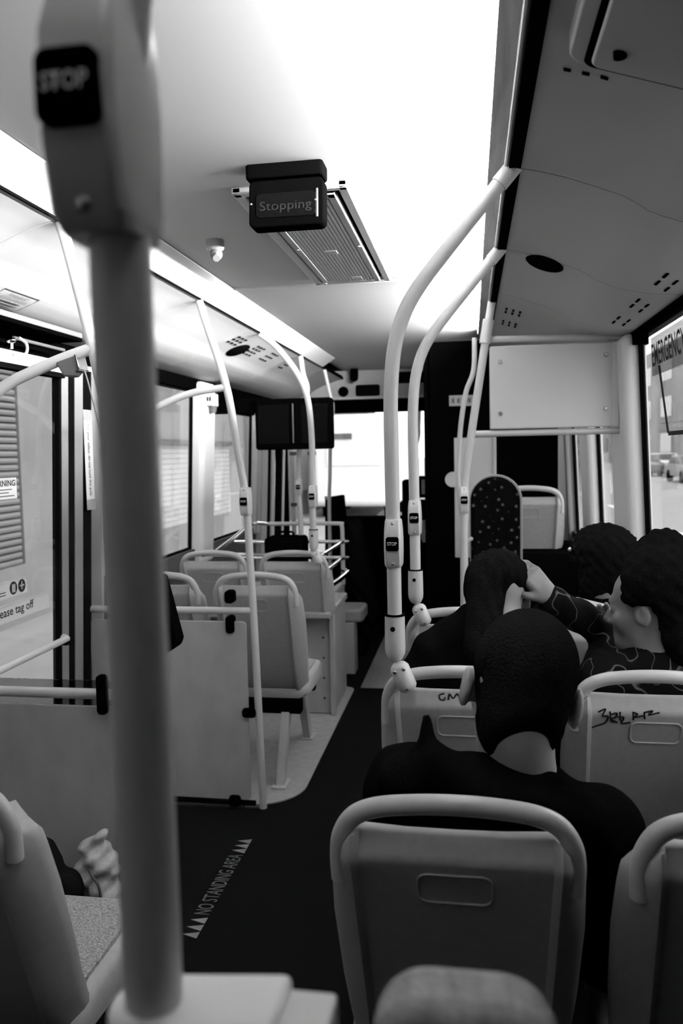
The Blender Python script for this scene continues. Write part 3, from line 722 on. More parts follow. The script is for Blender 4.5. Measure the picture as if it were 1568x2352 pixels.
# card reader on the door pole
cr = thing('card_reader', 'black wedge-shaped card reader showing right of the foreground pole', 'card reader', (-.87, 2.09, 1.0))
MB().prism([(-.925, 1.205), (-.848, 1.200), (-.805, 1.02), (-.812, 1.0), (-.848, .98), (-.925, .985)], lambda u, v, d: (u, d, v), 2.06, 2.13).build('body', 'black', cr, bevel=.008)
MB().ball((-.842, 2.062, 1.195), .005, 8, 6).build('light', 'steel', cr)

# ------------------------------------------------------------------ ceiling equipment
vt = thing('ceiling_vent', 'white ribbed ceiling vent grille behind the stopping sign', 'vent', (-.47, 2.7, 2.25))
x0, x1, y0, y1 = -.63, -.312, 2.125, 3.315
mb = MB()
for a, b, c, d in ((x0, x0 + .03, y0, y1), (x1 - .03, x1, y0, y1), (x0, x1, y0, y0 + .03), (x0, x1, y1 - .03, y1)): mb.box(a, b, c, d, 2.228, 2.25)
mb.build('frame', 'whitepaint', vt, bevel=.006)
mb = MB()
for a, b, c, d in ((x0 + .042, x0 + .066, y0 + .04, y1 - .04), (x1 - .066, x1 - .042, y0 + .04, y1 - .04), (x0 + .042, x1 - .042, y0 + .04, y0 + .075), (x0 + .042, x1 - .042, y1 - .06, y1 - .04)): mb.box(a, b, c, d, 2.224, 2.24)
mb.build('grille_frame', 'ceiling', vt, bevel=.003)
MB().box(x0 + .02, x1 - .02, y0 + .02, y1 - .02, 2.2455, 2.249).build('backing', 'rubber', vt, smooth=0)
n = 15
for k in range(n):
    xc = x0 + .074 + (x1 - x0 - .148) * k / (n - 1)
    MB().box(xc - .0042, xc + .0042, y0 + .07, y1 - .055, 2.226, 2.238).build('slat', 'vanwhite', vt, smooth=0)
for xc, yc in ((-.47, 2.78), (-.44, 3.2)): MB().box(xc - .022, xc + .022, yc - .025, yc + .025, 2.2235, 2.237).build('bridge', 'whitepaint', vt, bevel=.003)
for xc, yc in ((x0 + .054, 2.72), (x1 - .054, 2.72), (x0 + .05, 3.27)): MB().ball((xc, yc, 2.223), (.007, .007, .004), 8, 5).build('screw', 'steel', vt)

sg = thing('stopping_sign', 'black illuminated box sign reading Stopping hanging from the ceiling', 'sign', (-.45, 2.0, 2.25))
MB().prism(rrect(.196, .075, .010, cx=-.450, cy=2.012), lambda u, v, d: (u, v, d), 2.215, 2.25).build('base', 'black', sg, bevel=.004)
def tilt(u, v, d): return (-.448 + u, 1.985 + d + .10 * v, 2.155 + v)
MB().prism(rrect(.190, .118, .014), tilt, 0, .055).build('body', 'black', sg, bevel=.004)
MB().prism(rrect(.154, .062, .012, cx=0, cy=-.006), tilt, -.003, .002).build('window', 'screen', sg, bevel=.002)
MB().prism(rrect(.006, .072, .002, cx=.079, cy=-.006), tilt, -.003, .0).build('highlight_edge', 'steel', sg, bevel=.0015)
text('lettering', 'Stopping', .030, 'faint', sg, tilt(0, -.026, -.0032), (1, 0, 0), (0, .10, 1), width=.132, align='CENTER')
for u in (-.088, .076): MB().ball(tilt(u, .0, -.003), (.0032, .0025, .0032), 8, 6).build('screw', 'steel', sg)

dc = thing('dome_camera', 'small ball-shaped security camera on the ceiling left of the vent', 'camera', (-.84, 2.63, 2.25))
MB().tube([(-.84, 2.63, 2.25), (-.84, 2.63, 2.225), (-.84, 2.63, 2.215)], [.031, .031, .024], 18).build('base', 'aluminium', dc)
MB().ball((-.835, 2.625, 2.203), .021).build('ball', 'inkgrey', dc)
MB().cyl((-.83, 2.615, 2.197), (-.825, 2.595, 2.182), .014, .012).build('lens', 'aluminium', dc)
fc = thing('front_camera', 'tiny black camera at the front end of the ceiling', 'camera', (-.98, 6.85, 2.25))
MB().tube([(-.98, 6.85, 2.25), (-.98, 6.85, 2.19)], .035, 12).build('base', 'black', fc); MB().ball((-.98, 6.84, 2.175), .036).build('ball', 'black', fc)

# speakers, slots and hatch in the coving
def cov_pt(side, y, dx, off=-.002): return Vector((CX + side * dx, y, cov_z(dx) + off))
def cov_disc(side, y, dx, rx, ry, name, label):
    t = (cov_pt(side, y, dx + .03) - cov_pt(side, y, dx - .03)).normalized(); yv = Vector((0, 1, 0)); nrm = t.cross(yv); nrm = nrm if nrm.z < 0 else -nrm
    c = cov_pt(side, y, dx, 0); mb = MB(); rings = []
    for h, k in ((-.004, 1.0), (.003, 1.0), (.006, .93)):
        rings.append([c + nrm * h + t * (rx * k * math.cos(a)) + yv * (ry * k * math.sin(a)) for a in [2 * math.pi * i / 28 for i in range(28)]])
    return tag(mb.loft(rings).build(name, 'rubber'), label, 'speaker')
cov_disc(1, 2.74, .745, .064, .085, 'coving_speaker', 'black oval speaker in the dark right coving')
cov_disc(-1, 4.40, .790, .07, .10, 'coving_speaker', 'black oval speaker in the bright left coving')
def slots(side, ys, dxs, ly, lx):
    for y in ys:
        for dx in dxs:
            a = cov_pt(side, y, dx - lx / 2); b = cov_pt(side, y, dx + lx / 2); n = Vector((0, 0, .004))
            e = Vector((0, ly / 2, 0))
            struct(MB().hexa([a - e - n * .3, a + e - n * .3, b - e - n * .3, b + e - n * .3, a - e + n, a + e + n, b - e + n, b + e + n]).build('slot', 'rubber', cov[side], smooth=0))
slots(1, (2.42, 2.52, 2.80, 2.90, 3.15, 3.25), (1.05,), .055, .007); slots(1, (2.50, 2.60, 2.88, 2.98, 3.2, 3.29), (1.095,), .055, .007)
slots(1, (3.72, 3.80), (.665, .695, .725), .045, .009); slots(1, (4.06, 4.14), (.665, .695, .725), .045, .009)
slots(1, (1.43,), (.665, .695, .725), .006, .012)
slots(-1, (4.13, 4.19, 4.25), (.70, .73, .76), .035, .010); slots(-1, (4.52, 4.58, 4.64), (.70, .73, .76, .79), .035, .010)
slots(-1, (4.85, 4.91, 4.97, 5.35, 5.41), (.70, .74, .78), .035, .010)
ht = thing('coving_hatch', 'dark access hatch in the right coving at the upper right corner', 'hatch', (.4, .9, 2.1))
def hp_(x, y, off): return (x, y, cov_z(x - CX) - off)
def hatch_slab(xa, xb, ya, yb, r, d0, d1, nm, m_):
    pl = rrect(xb - xa, yb - ya, r, cx=(xa + xb) / 2, cy=(ya + yb) / 2)
    # straight slab following the mean slope of the coving
    z_at = lambda x: 2.162 + (x - .15) * (2.012 - 2.162) / (.60 - .15)
    return MB().prism(pl, lambda u, v, d: (u, v, z_at(u) - d), d0, d1).build(nm, m_, ht, bevel=.004)
hatch_slab(.155, .62, .45, 1.345, .03, -.03, .022, 'rim', 'coving'); hatch_slab(.188, .60, .48, 1.33, .015, .022, .030, 'door', 'coving')
hatch_slab(.178, .612, .47, 1.342, .018, .0222, .0245, 'joint', 'rubber')
MB().cyl((.222, 1.27, 2.112), (.222, 1.27, 2.102), .010).build('lock', 'rubber', ht)
# emergency sign film on the right window
es = thing('emergency_sign', 'EMERGENCY lettering on a grey film on the right window', 'sign', (.66, 3.0, 1.8))
def wfp(y, z): return (wx(1, z, .024), y, z)
MB().hexa([(wx(1, 1.80, .024), 2.60, 1.80), (wx(1, 1.80, .026), 2.60, 1.80), (wx(1, 1.80, .024), 3.25, 1.80), (wx(1, 1.80, .026), 3.25, 1.80), (wx(1, 1.945, .024), 2.60, 1.945), (wx(1, 1.945, .026), 2.60, 1.945), (wx(1, 1.945, .024), 3.25, 1.945), (wx(1, 1.945, .026), 3.25, 1.945)]).build('backing', 'film', es, smooth=0)
text('lettering', 'EMERGENCY', .085, 'ink', es, wfp(3.235, 1.835), (0, -1, 0), (-.075, 0, 1), width=.48, bold=.012)
MB().tube([wfp(3.13, 1.83), wfp(3.03, 1.58)], .004, 8).build('cord', 'ink', es)
MB().box(wx(1, 1.55, .02), wx(1, 1.55, .024), 2.78, 3.02, 1.57, 1.585).build('cord_label', 'ink', es, smooth=0)

# ------------------------------------------------------------------ blank board by the right pillar
bd = thing('blank_board', 'blank white board held between two rails beside the right window pillar', 'board', (.36, 3.6, 1.6))
MB().box(.086, .630, 3.600, 3.640, 1.622, 1.985).build('panel', 'board', bd, bevel=.006)
MB().box(.606, .632, 3.596, 3.602, 1.624, 1.983).build('edge_strip', 'whitepaint', bd, bevel=.002)
MB().tube([(.075, 3.62, 2.018), (.66, 3.62, 2.005)], .014, 12).build('rail', 'pole', bd)
MB().tube([(.012, 3.62, 1.604), (.02, 3.62, 1.604), (.66, 3.62, 1.604)], .0145, 12).build('rail', 'pole', bd)
MB().box(.655, .70, 3.57, 3.63, 1.575, 2.0).build('mounting_plate', 'whitepaint', bd, bevel=.003)
for x, z in ((.132, 1.915), (.578, 1.93), (.132, 1.69), (.578, 1.70)): MB().cyl((x, 3.602, z), (x, 3.592, z), .011, .007, seg=10).build('bolt', 'steel', bd)
for z in (1.62, 1.80, 1.94): MB().ball((.668, 3.569, z), .006, 8, 5).build('rivet', 'inkgrey', bd)

# wheelchair backrest pad
pd = thing('backrest_pad', 'tall rounded backrest in dark fabric with pale star pattern', 'backrest', (.11, 3.8, 0))
w2 = .113; prof = [(w2 * math.cos(a) , 1.295 + w2 * math.sin(a)) for a in [math.radians(k * 12) for k in range(16)]] + [(-w2, .55), (w2, .55)]
MB().prism([(u + .112, v) for u, v in prof], lambda u, v, d: (u, d, v), 3.74, 3.80).build('pad', 'moquette', pd, bevel=.02)
w3 = .122; prof = [(w3 * math.cos(a), 1.295 + w3 * math.sin(a)) for a in [math.radians(k * 12) for k in range(16)]] + [(-w3, .5), (w3, .5)]
MB().prism([(u + .116, v) for u, v in prof], lambda u, v, d: (u, d, v), 3.805, 3.83).build('shell', 'seat', pd, bevel=.004)
MB().box(.06, .16, 3.80, 3.86, 0, .6).build('post', 'black', pd, bevel=.004)
MB().tube([(-.03, 3.61, 1.12), (.0, 3.74, 1.12)], .010, 8).build('bracket', 'pole', pd)

# ------------------------------------------------------------------ driver's area
dp = thing('driver_screen', 'black driver screen filling the right front of the bus', 'partition', (.15, 5.3, 0))
MB().box(-.262, .555, 5.28, 5.32, 0, 2.24).build('panel', 'black', dp, bevel=.005)
MB().box(-.30, -.255, 5.28, 7.0, 0, 1.0).box(-.30, -.27, 5.28, 7.0, 1.0, 2.25).build('side_panel', 'black', dp, bevel=.01)
MB().box(-.105, .165, 5.25, 5.28, .83, 1.615).build('pale_panel', 'board', dp, bevel=.004)
MB().box(.138, .150, 5.243, 5.25, .83, 1.61).build('panel_trim', 'wallplastic', dp, bevel=.002)
MB().cyl((-.115, 5.25, 1.345), (-.115, 5.22, 1.345), .05, seg=20).build('disc', 'board', dp)
MB().box(-.135, .03, 5.262, 5.28, 1.82, 1.89).build('number_plate', 'filmgrey', dp, bevel=.003)
for k in range(4): MB().box(-.118 + .035 * k, -.10 + .035 * k, 5.260, 5.262, 1.84, 1.87).build('plate_mark', 'inkgrey', dp, smooth=0)
# fare machine and small items on the dash
fm = thing('fare_machine', 'black angular machine standing up against the bright windscreen', 'machine', (-1.1, 6.7, 0))
MB().hexa([(-1.24, 6.6, 0), (-1.0, 6.6, 0), (-1.24, 6.85, 0), (-1.0, 6.85, 0), (-1.22, 6.62, 1.155), (-1.075, 6.62, 1.175), (-1.22, 6.80, 1.155), (-1.075, 6.80, 1.175)]).build('body', 'black', fm, bevel=.015)
MB().ball((-1.205, 6.62, 1.155), .018).build('knob', 'steel', fm)
dm = thing('dash_terminal', 'black terminal on the dashboard seen between the two curved poles', 'machine', (-.45, 6.7, .9))
MB().box(-.56, -.43, 6.55, 6.75, .9, 1.30).build('body', 'black', dm, bevel=.02); MB().box(-.43, -.315, 6.58, 6.62, 1.15, 1.33).build('side_display', 'black', dm, bevel=.01)
MB().box(-.40, -.33, 6.574, 6.581, 1.18, 1.30).build('display', 'wallplastic', dm, smooth=0); MB().box(-.56, -.315, 6.5, 6.7, .96, 1.13).build('base', 'black', dm, bevel=.01)
MB().tube([(-.39, 6.45, .97), (-.375, 6.45, .90), (-.36, 6.45, .80)], [.045, .05, .03], 12).build('handset', 'filmgrey', dm)
MB().box(-.5, -.315, 6.46, 6.7, 0, .95).build('pedestal', 'black', dm, smooth=0)

# black twin display box
mn = thing('display_box', 'large black display box hanging at the front left', 'screen', (-1.1, 5.0, 1.56))
MB().prism(rrect(.50, .325, .02, cx=-1.11, cy=1.722), lambda u, v, d: (u, d, v), 4.98, 5.06).build('case', 'black', mn, bevel=.006)
for xc, wd in ((-1.24, .20), (-.975, .17)): MB().prism(rrect(wd, .25, .006, cx=xc, cy=1.72), lambda u, v, d: (u, d, v), 4.974, 4.981).build('screen', 'screen', mn, bevel=.002)
MB().box(-1.115, -1.108, 4.972, 4.98, 1.60, 1.85).build('divider', 'inkgrey', mn, smooth=0)
MB().box(-1.66, -1.30, 5.02, 5.06, 1.80, 1.90).build('arm', 'black', mn, smooth=0)

# luggage rack over the left front wheel arch
rk = thing('luggage_rack', 'chrome railed luggage rack at the front left', 'rack', (-1.2, 5.2, .64))
def rail(pts, r, m_='chrome'): MB().tube(smooth(pts, 5), r, 12).build('rail', m_, rk)
rail([(-1.62, 4.62, .93), (-.95, 4.62, .93), (-.89, 4.64, .93), (-.872, 4.70, .93), (-.868, 5.25, .93), (-.89, 5.31, .93), (-1.62, 5.31, .93)], .012)
rail([(-1.62, 4.62, .82), (-.95, 4.62, .82), (-.89, 4.64, .82), (-.872, 4.70, .82), (-.868, 5.25, .82), (-.89, 5.31, .82), (-1.62, 5.31, .82)], .012)
rail([(-.86, 4.70, .72), (-.84, 5.0, .72), (-.82, 5.22, .735), (-.86, 5.30, .74)], .017)
rail([(-1.37, 5.31, 1.055), (-.90, 5.31, 1.055), (-.868, 5.31, 1.04), (-.862, 5.31, .98), (-.862, 5.31, .64)], .014, 'pole')
rail([(-1.55, 4.62, .935), (-1.52, 5.0, 1.0), (-1.50, 5.31, 1.055), (-1.37, 5.31, 1.055)], .013)
MB().box(-1.68, -.86, 5.0, 5.36, .60, .645).build('shelf', 'seat', rk, bevel=.008)
MB().box(-1.66, -.86, 5.0, 5.36, 0, .60).build('arch_box', 'panelgrey', rk, bevel=.01)
bg_ = thing('suitcase', 'black flat case lying on the luggage rack', 'case', (-1.15, 5.2, .65))
MB().box(-1.34, -1.08, 5.02, 5.25, .647, .99).build('body', 'black', bg_, bevel=.03); MB().tube(smooth([(-1.26, 5.13, .985), (-1.25, 5.13, 1.015), (-1.17, 5.13, 1.015), (-1.16, 5.13, .985)]), .008, 8).build('handle', 'black', bg_)
fs = thing('fold_down_seat', 'pale folded seat edge jutting into the aisle past the raised left seat', 'seat', (-.83, 5.5, 0))
MB().box(-.88, -.80, 5.36, 5.50, .0, .36).build('leg', 'wallplastic', fs, bevel=.006)
MB().prism(rrect(.20, .30, .05, cx=-.84, cy=5.52), lambda u, v, d: (u, v, d), .36, .45).build('cushion', 'seat', fs, bevel=.02)
ct = thing('black_garment', 'black garment hanging down into the aisle beyond the raised left seat', 'clothing', (-.80, 5.75, .2))
def coat(P):
    d = sd_caps(P, (-.86, 5.86, .98), (-.83, 5.86, .60), .07, .10)
    d = smin(d, sd_caps(P, (-.83, 5.86, .60), (-.745, 5.86, .33), .10, .075), .05)
    d = smin(d, sd_caps(P, (-.745, 5.86, .33), (-.83, 5.86, .02), .07, .04), .04)
    return d + .008 * np.sin(P[..., 2] * 40 + P[..., 0] * 60)
sdf_mesh('cloth', coat, (-1.02, 5.70, -.02), (-.6, 6.02, 1.1), .015, 'cloth', ct)

# front door leaves and posts on the left
d2 = sempty('door_2', (-1.68, 6.7, 0))
for a, b, m_ in ((6.24, 6.42, 'wallplastic'), (6.48, 6.52, 'rubber'), (6.56, 6.66, 'wallplastic'), (6.88, 6.93, 'rubber'), (6.96, 7.04, 'wallplastic')):
    mb = MB(); wallseg(mb, -1, a, b, 0, 1.9, -.03, .02); struct(mb.build('door_post', m_, d2, smooth=0))
struct(wallseg(MB(), -1, 6.42, 6.96, .05, 1.88, .0, .004).build('pane', 'glass', d2, smooth=0))
for x, y, lab in ((-1.52, 6.75, 'pale pole inside the front door left of the curved poles'), (-1.34, 6.65, 'pale pole at the front door directly below the display box')):
    p_ = pole('door_pole', lab, [(x, y, .004), (x, y, 1.0), (x, y, 1.985)], r=.022)
    for z in (1.52, 1.08): MB().box(x - .02, x + .05, y - .03, y + .0, z, z + .03).build('bracket', 'inkgrey', p_, bevel=.004)

# ------------------------------------------------------------------ lettering on the dark floor
nf = thing('floor_marking', 'NO STANDING AREA lettering with triangles on the dark floor', 'marking', (-.90, 2.6, .001))
text('lettering', 'NO STANDING AREA', .055, 'floormark', nf, (-.872, 2.445, .0012), (0, 1, 0), (-1, 0, 0), width=.40, bold=.004)
for k in range(6):
    yy = 2.86 + .038 * k if k < 3 else 2.315 + .04 * (k - 3)
    MB().prism([(-.872, yy), (-.872, yy + .034), (-.925, yy + .017)], lambda u, v, d: (u, v, d), .0006, .0016).build('triangle', 'aluminium', nf, smooth=0)

# ------------------------------------------------------------------ bags
bp = thing('backpack', 'black fuzzy backpack edge standing against the big left panel', 'bag', (-1.12, 1.95, 0))
def fbp(P):
    d = sd_caps(P, (-1.25, 1.93, .02), (-1.19, 1.93, .43), .09, .075)
    d = smin(d, sd_caps(P, (-1.16, 1.94, .03), (-1.10, 1.94, .36), .08, .05), .05)
    return d + .003 * np.sin(P[..., 2] * 90) * np.sin(P[..., 0] * 80)
sdf_mesh('body', fbp, (-1.42, 1.8, .005), (-.98, 2.09, .56), .01, 'blackfuzz', bp)
MB().tube(smooth([(-1.22, 1.86, .46), (-1.2, 1.80, .40), (-1.2, 1.80, .2), (-1.22, 1.85, .1)]), .012, 8).build('strap', 'blackfuzz', bp)
tb = thing('tote_bag', 'crumpled pale cloth bag beside the black backpack', 'bag', (-1.0, 1.95, 0))
def tote(P):
    d = sd_ell(P, (-1.035, 2.02, .22), (.062, .055, .26))
    d = smin(d, sd_caps(P, (-1.045, 2.0, .40), (-1.02, 2.0, .475), .045, .016), .03)
    d = smin(d, sd_caps(P, (-1.07, 2.0, .44), (-1.03, 1.985, .475), .018, .014), .02)
    return d + .007 * np.sin(P[..., 0] * 55 + P[..., 2] * 70) + .004 * np.sin(P[..., 2] * 130 - P[..., 0] * 90)
sdf_mesh('body', tote, (-1.14, 1.92, .003), (-.93, 2.1, .52), .006, 'bagcloth', tb)
MB().tube(smooth([(-1.06, 1.985, .44), (-1.04, 1.965, .40), (-1.015, 1.965, .36), (-1.01, 1.97, .30)]), .004, 6).build('drawstring', 'inkgrey', tb)
hd = thing('padded_partition', 'blurred grey padded top of a low partition at the bottom edge', 'partition', (-.005, .47, 0))
MB().prism(rrect(.112, .16, .035, 8, cx=-.006, cy=1.128), lambda u, v, d: (u, d, v), .435, .49).build('padded_top', 'greybag', hd, bevel=.016)
MB().box(-.22, .68, .475, .495, 0, 1.13).build('panel', 'rubber', hd, bevel=.004)  # panel below the view, widened to shade the seat backs ahead

# ================================================================== PEOPLE
def rot(pitch=0, roll=0, yaw=0):      # head axes: x right, y face, z up
    return np.array((Matrix.Rotation(yaw, 3, 'Z') @ Matrix.Rotation(roll, 3, 'Y') @ Matrix.Rotation(-pitch, 3, 'X')))
def head_sdf(P, c, R, neck_to, hs=1.0):
    Q = (P - np.array(c, np.float32)) @ R.astype(np.float32) / hs
    d = sd_ell(Q, (0, -.015, .030), (.074, .094, .088))
    d = smin(d, sd_ell(Q, (0, .020, -.045), (.058, .066, .074)), .03)
    d = smin(d, sd_caps(Q, (-.014, .062, -.098), (.014, .062, -.098), .022, .022), .025)
    d = smin(d, sd_caps(Q, (-.028, .074, .020), (.028, .074, .020), .013, .013), .014)
    for s in (-1, 1):
        d = smin(d, sd_ell(Q, (s * .040, .052, -.030), (.024, .026, .024)), .02)
        d = smax(d, -(np.sqrt(((Q - np.array((s * .031, .098, .000), np.float32)) ** 2).sum(-1)) - .016), .010)
        d = smin(d, np.sqrt(((Q - np.array((s * .031, .070, .000), np.float32)) ** 2).sum(-1)) - .0155, .004)
        e = sd_ell(Q, (s * .083, -.016, -.012), (.010, .019, .031)); e = smin(e, sd_ell(Q, (s * .072, -.002, -.012), (.017, .012, .022)), .01)
        e = smax(e, -sd_ell(Q, (s * .096, -.008, -.008), (.009, .011, .019)), .006)
        d = smin(d, e, .008)
    d = smin(d, sd_caps(Q, (0, .080, .006), (0, .101, -.034), .008, .0135), .012)
    d = smin(d, sd_ell(Q, (0, .093, -.040), (.018, .012, .010)), .008)
    d = smin(d, sd_caps(Q, (-.016, .078, -.063), (.016, .078, -.063), .0085, .0085), .006)
    d = smin(d, sd_caps(Q, (-.014, .077, -.076), (.014, .077, -.076), .009, .009), .006)
    d = d * hs; nb = np.array(c) + R @ np.array((0, -.030, -.060)) * hs
    d = smin(d, sd_caps(P, nb, neck_to, .050 * hs, .062 * hs), .03)
    return d
def hand_sdf(P, wr, dr, nr, curl=.5):
    dr = Vector(dr).normalized(); nr = Vector(nr); nr = (nr - dr * nr.dot(dr)).normalized(); sd = dr.cross(nr); wr = Vector(wr)
    d = sd_caps(P, wr, wr + dr * .03, .026, .024)
    for k in range(4):
        b = wr + dr * .085 + sd * (.030 - .020 * k); d = smin(d, sd_caps(P, wr + dr * .02 + sd * (.018 - .012 * k), b, .017, .012), .012)
        L = (.038, .043, .040, .032)[k]; m = b + (dr * math.cos(curl * .6) + nr * math.sin(curl * .6)) * L; t = m + (dr * math.cos(curl * 1.6) + nr * math.sin(curl * 1.6)) * L * .75
        d = np.minimum(d, smin(sd_caps(P, b, m, .0098, .0088), sd_caps(P, m, t, .0088, .0075), .004))
    b = wr + dr * .025 + sd * .028; m = b + (dr * .75 + sd * .6 + nr * .3).normalized() * .042; t = m + (dr * .95 + sd * .15 + nr * .4).normalized() * .032
    return smin(d, smin(sd_caps(P, b, m, .0125, .010), sd_caps(P, m, t, .010, .0082), .004), .008)
def person(label, hip, chest, shl, shr, ell, elr, wrl, wrr, head, R, neck, kneey, hands, skin, cloth, hairfn, lo, hi, res=.007, extra=None, cres=.008, hres=.006, hs=1.0):
    root = thing('person', label, 'person', (hip[0], hip[1], 0))
    V = np.array
    def torso(P, g):
        d = sd_caps(P, V(hip) + V((0, 0, .05)), chest, .125 + g, .135 + g)
        d = smin(d, sd_caps(P, shl, shr, .062 + g, .062 + g), .07)
        d = smin(d, sd_caps(P, V(chest) + V((0, 0, .06)), neck, .09 + g, .055 + g), .05)
        return d
    def arm(P, a, b, c, g): return smin(sd_caps(P, a, b, .050 + g, .040 + g), sd_caps(P, b, c, .040 + g, .028 + g), .02)
    def legs(P, g):
        d = None
        for s in (-1, 1):
            h = V((hip[0] + s * .09, hip[1], .53)); k = V((hip[0] + s * .10, kneey, .52)); f = V((hip[0] + s * .10, kneey - .06, .09))
            q = smin(sd_caps(P, h, k, .075 + g, .058 + g), sd_caps(P, k, f, .055 + g, .036 + g), .03)
            d = q if d is None else np.minimum(d, q)
        return d
    def feet(P, g):
        d = None
        for s in (-1, 1):
            q = sd_caps(P, (hip[0] + s * .10, kneey - .08, .05), (hip[0] + s * .105, kneey + .09, .035), .040 + g, .034 + g)
            d = q if d is None else np.minimum(d, q)
        return d
    def body(P):
        d = smin(head_sdf(P, head, R, neck, hs), torso(P, -.02), .02)
        d = smin(d, arm(P, shl, ell, wrl, -.008), .02); d = smin(d, arm(P, shr, elr, wrr, -.008), .02)
        for wr_, dr_, nr_, cu_ in hands: d = smin(d, hand_sdf(P, wr_, dr_, nr_, cu_), .012)
        d = smin(d, legs(P, -.015), .03); d = smin(d, feet(P, -.012), .02)
        return d
    sdf_mesh('body', body, lo, hi, res, skin, root)
    def top(P):
        d = smin(torso(P, .012), arm(P, shl, ell, wrl, .013), .03); d = smin(d, arm(P, shr, elr, wrr, .013), .03)
        if extra: d = extra(P, d)
        d = d + .004 * np.sin(P[..., 2] * 38 + P[..., 0] * 22) * np.sin(P[..., 0] * 45 + P[..., 1] * 30)
        nb = V(neck); d = smax(d, -(sd_caps(P, nb, V(head), .050, .05)), .008)
        return d
    sdf_mesh('top', top, (lo[0], lo[1], .42), (hi[0], hi[1], hi[2]), cres, cloth, root)
    sdf_mesh('trousers', lambda P: legs(P, .008), (lo[0], lo[1], .06), (hi[0], hi[1], .68), .012, 'trousers', root)
    sdf_mesh('shoes', lambda P: np.maximum(feet(P, .004), .004 - P[..., 2]), (lo[0], lo[1], -.01), (hi[0], hi[1], .14), .009, 'black', root)
    def hair(P):
        Q = (P - V(head, np.float32)) @ R.astype(np.float32) / hs; return hairfn(Q) * hs
    h = V(head); sdf_mesh('hair', hair, h - .25, h + .23, hres, 'hair', root)
    for s in (-1, 1):
        e = h + R @ V((s * .031, .0745, 0)) * hs; MB().ball(tuple(e), .0125, 10, 6).build('eye', 'paper', root)
        e2 = h + R @ V((s * .031, .0835, 0)) * hs; MB().ball(tuple(e2), .0052, 8, 6).build('iris', 'ink', root)
    return root
def buzz(Q):
    d = sd_ell(Q, (0, -.016, .032), (.0775, .0975, .091))
    d = smin(d, sd_ell(Q, (0, -.040, -.045), (.064, .064, .07)), .03)
    cut = np.maximum(Q[..., 1] - .055 + .25 * (Q[..., 2] - .03), -(Q[..., 2] + .136 + 1.0 * Q[..., 1] - .35 * Q[..., 0] * (Q[..., 1] < 0)))
    cut = np.maximum(cut, np.where(np.abs(Q[..., 0]) > .066, -.012 - Q[..., 2] - 1.2 * (Q[..., 1] + .03), -1))
    return smax(d, cut, .012)
# man in the hooded jacket, on the nearest right-hand seat
def hood(P, d):
    d = smin(d, sd_caps(P, (-.120, 1.330, .965), (-.080, 1.335, 1.010), .045, .026), .03)
    d = smin(d, sd_caps(P, (-.080, 1.335, 1.010), (-.076, 1.342, 1.075), .022, .005), .012)
    d = smin(d, sd_caps(P, (-.05, 1.33, .985), (.02, 1.315, .955), .04, .035), .03)
    d = smin(d, sd_caps(P, (.02, 1.315, .950), (.17, 1.335, .915), .042, .045), .03)
    d = smin(d, sd_caps(P, (.25, 1.50, .60), (.275, 1.70, .575), .085, .09), .04)
    d = smin(d, sd_caps(P, (-.005, 1.345, .995), (.135, 1.345, .965), .022, .020), .025)
    return d
person('man with short dark hair in a black hooded jacket, seen from behind', (.0, 1.56, .50), (.03, 1.47, .77), (-.118, 1.405, .925), (.215, 1.405, .865), (-.19, 1.45, .66), (.27, 1.47, .62), (-.08, 1.68, .60), (.14, 1.70, .60),
       (.084, 1.415, 1.108), rot(pitch=.22, roll=.20, yaw=.06), (.078, 1.415, .935), 1.86,
       [((-.08, 1.68, .60), (.3, 1, 0), (0, 0, -1), .6), ((.14, 1.70, .60), (-.3, 1, 0), (0, 0, -1), .6)], 'skin', 'cloth', buzz, (-.30, 1.24, -.01), (.40, 1.95, 1.27), res=.006, extra=hood, hs=1.16)
# person with bowed head and raised arm on the seat in front
def updo(Q):
    d = sd_ell(Q, (0, -.012, .036), (.090, .106, .098))
    d = smin(d, sd_ell(Q, (-.02, -.08, .06), (.06, .05, .05)), .03)
    cut = np.maximum(Q[..., 1] - .070 + .2 * Q[..., 2], -(Q[..., 2] + .020 + .3 * Q[..., 1]))
    d = smax(d, cut, .014)
    d = smin(d, sd_caps(Q, (-.05, -.06, .02), (-.075, -.06, -.16), .055, .045), .03)
    return d + .0035 * np.sin(Q[..., 0] * 170) * np.sin(Q[..., 2] * 60 + Q[..., 1] * 50)
person('person in black with dark hair and bared pale neck, directly in front of the man', (-.03, 2.32, .50), (.02, 2.26, .76), (-.125, 2.20, .90), (.195, 2.20, .89), (-.19, 2.30, .66), (.235, 2.32, .66), (-.06, 2.52, .62), (.10, 2.52, .62),
       (.066, 2.235, 1.120), rot(pitch=.40, roll=.10, yaw=.35), (.110, 2.20, .955), 2.62,
       [((-.06, 2.52, .62), (.3, 1, 0), (0, 0, -1), .6), ((.10, 2.52, .62), (-.3, 1, 0), (0, 0, -1), .6)], 'skin', 'cloth', updo, (-.28, 2.04, -.01), (.34, 2.76, 1.30), res=.006, extra=lambda P, d: smin(d, sd_caps(P, (.0, 2.20, 1.06), (-.09, 2.20, .97), .05, .075), .05))
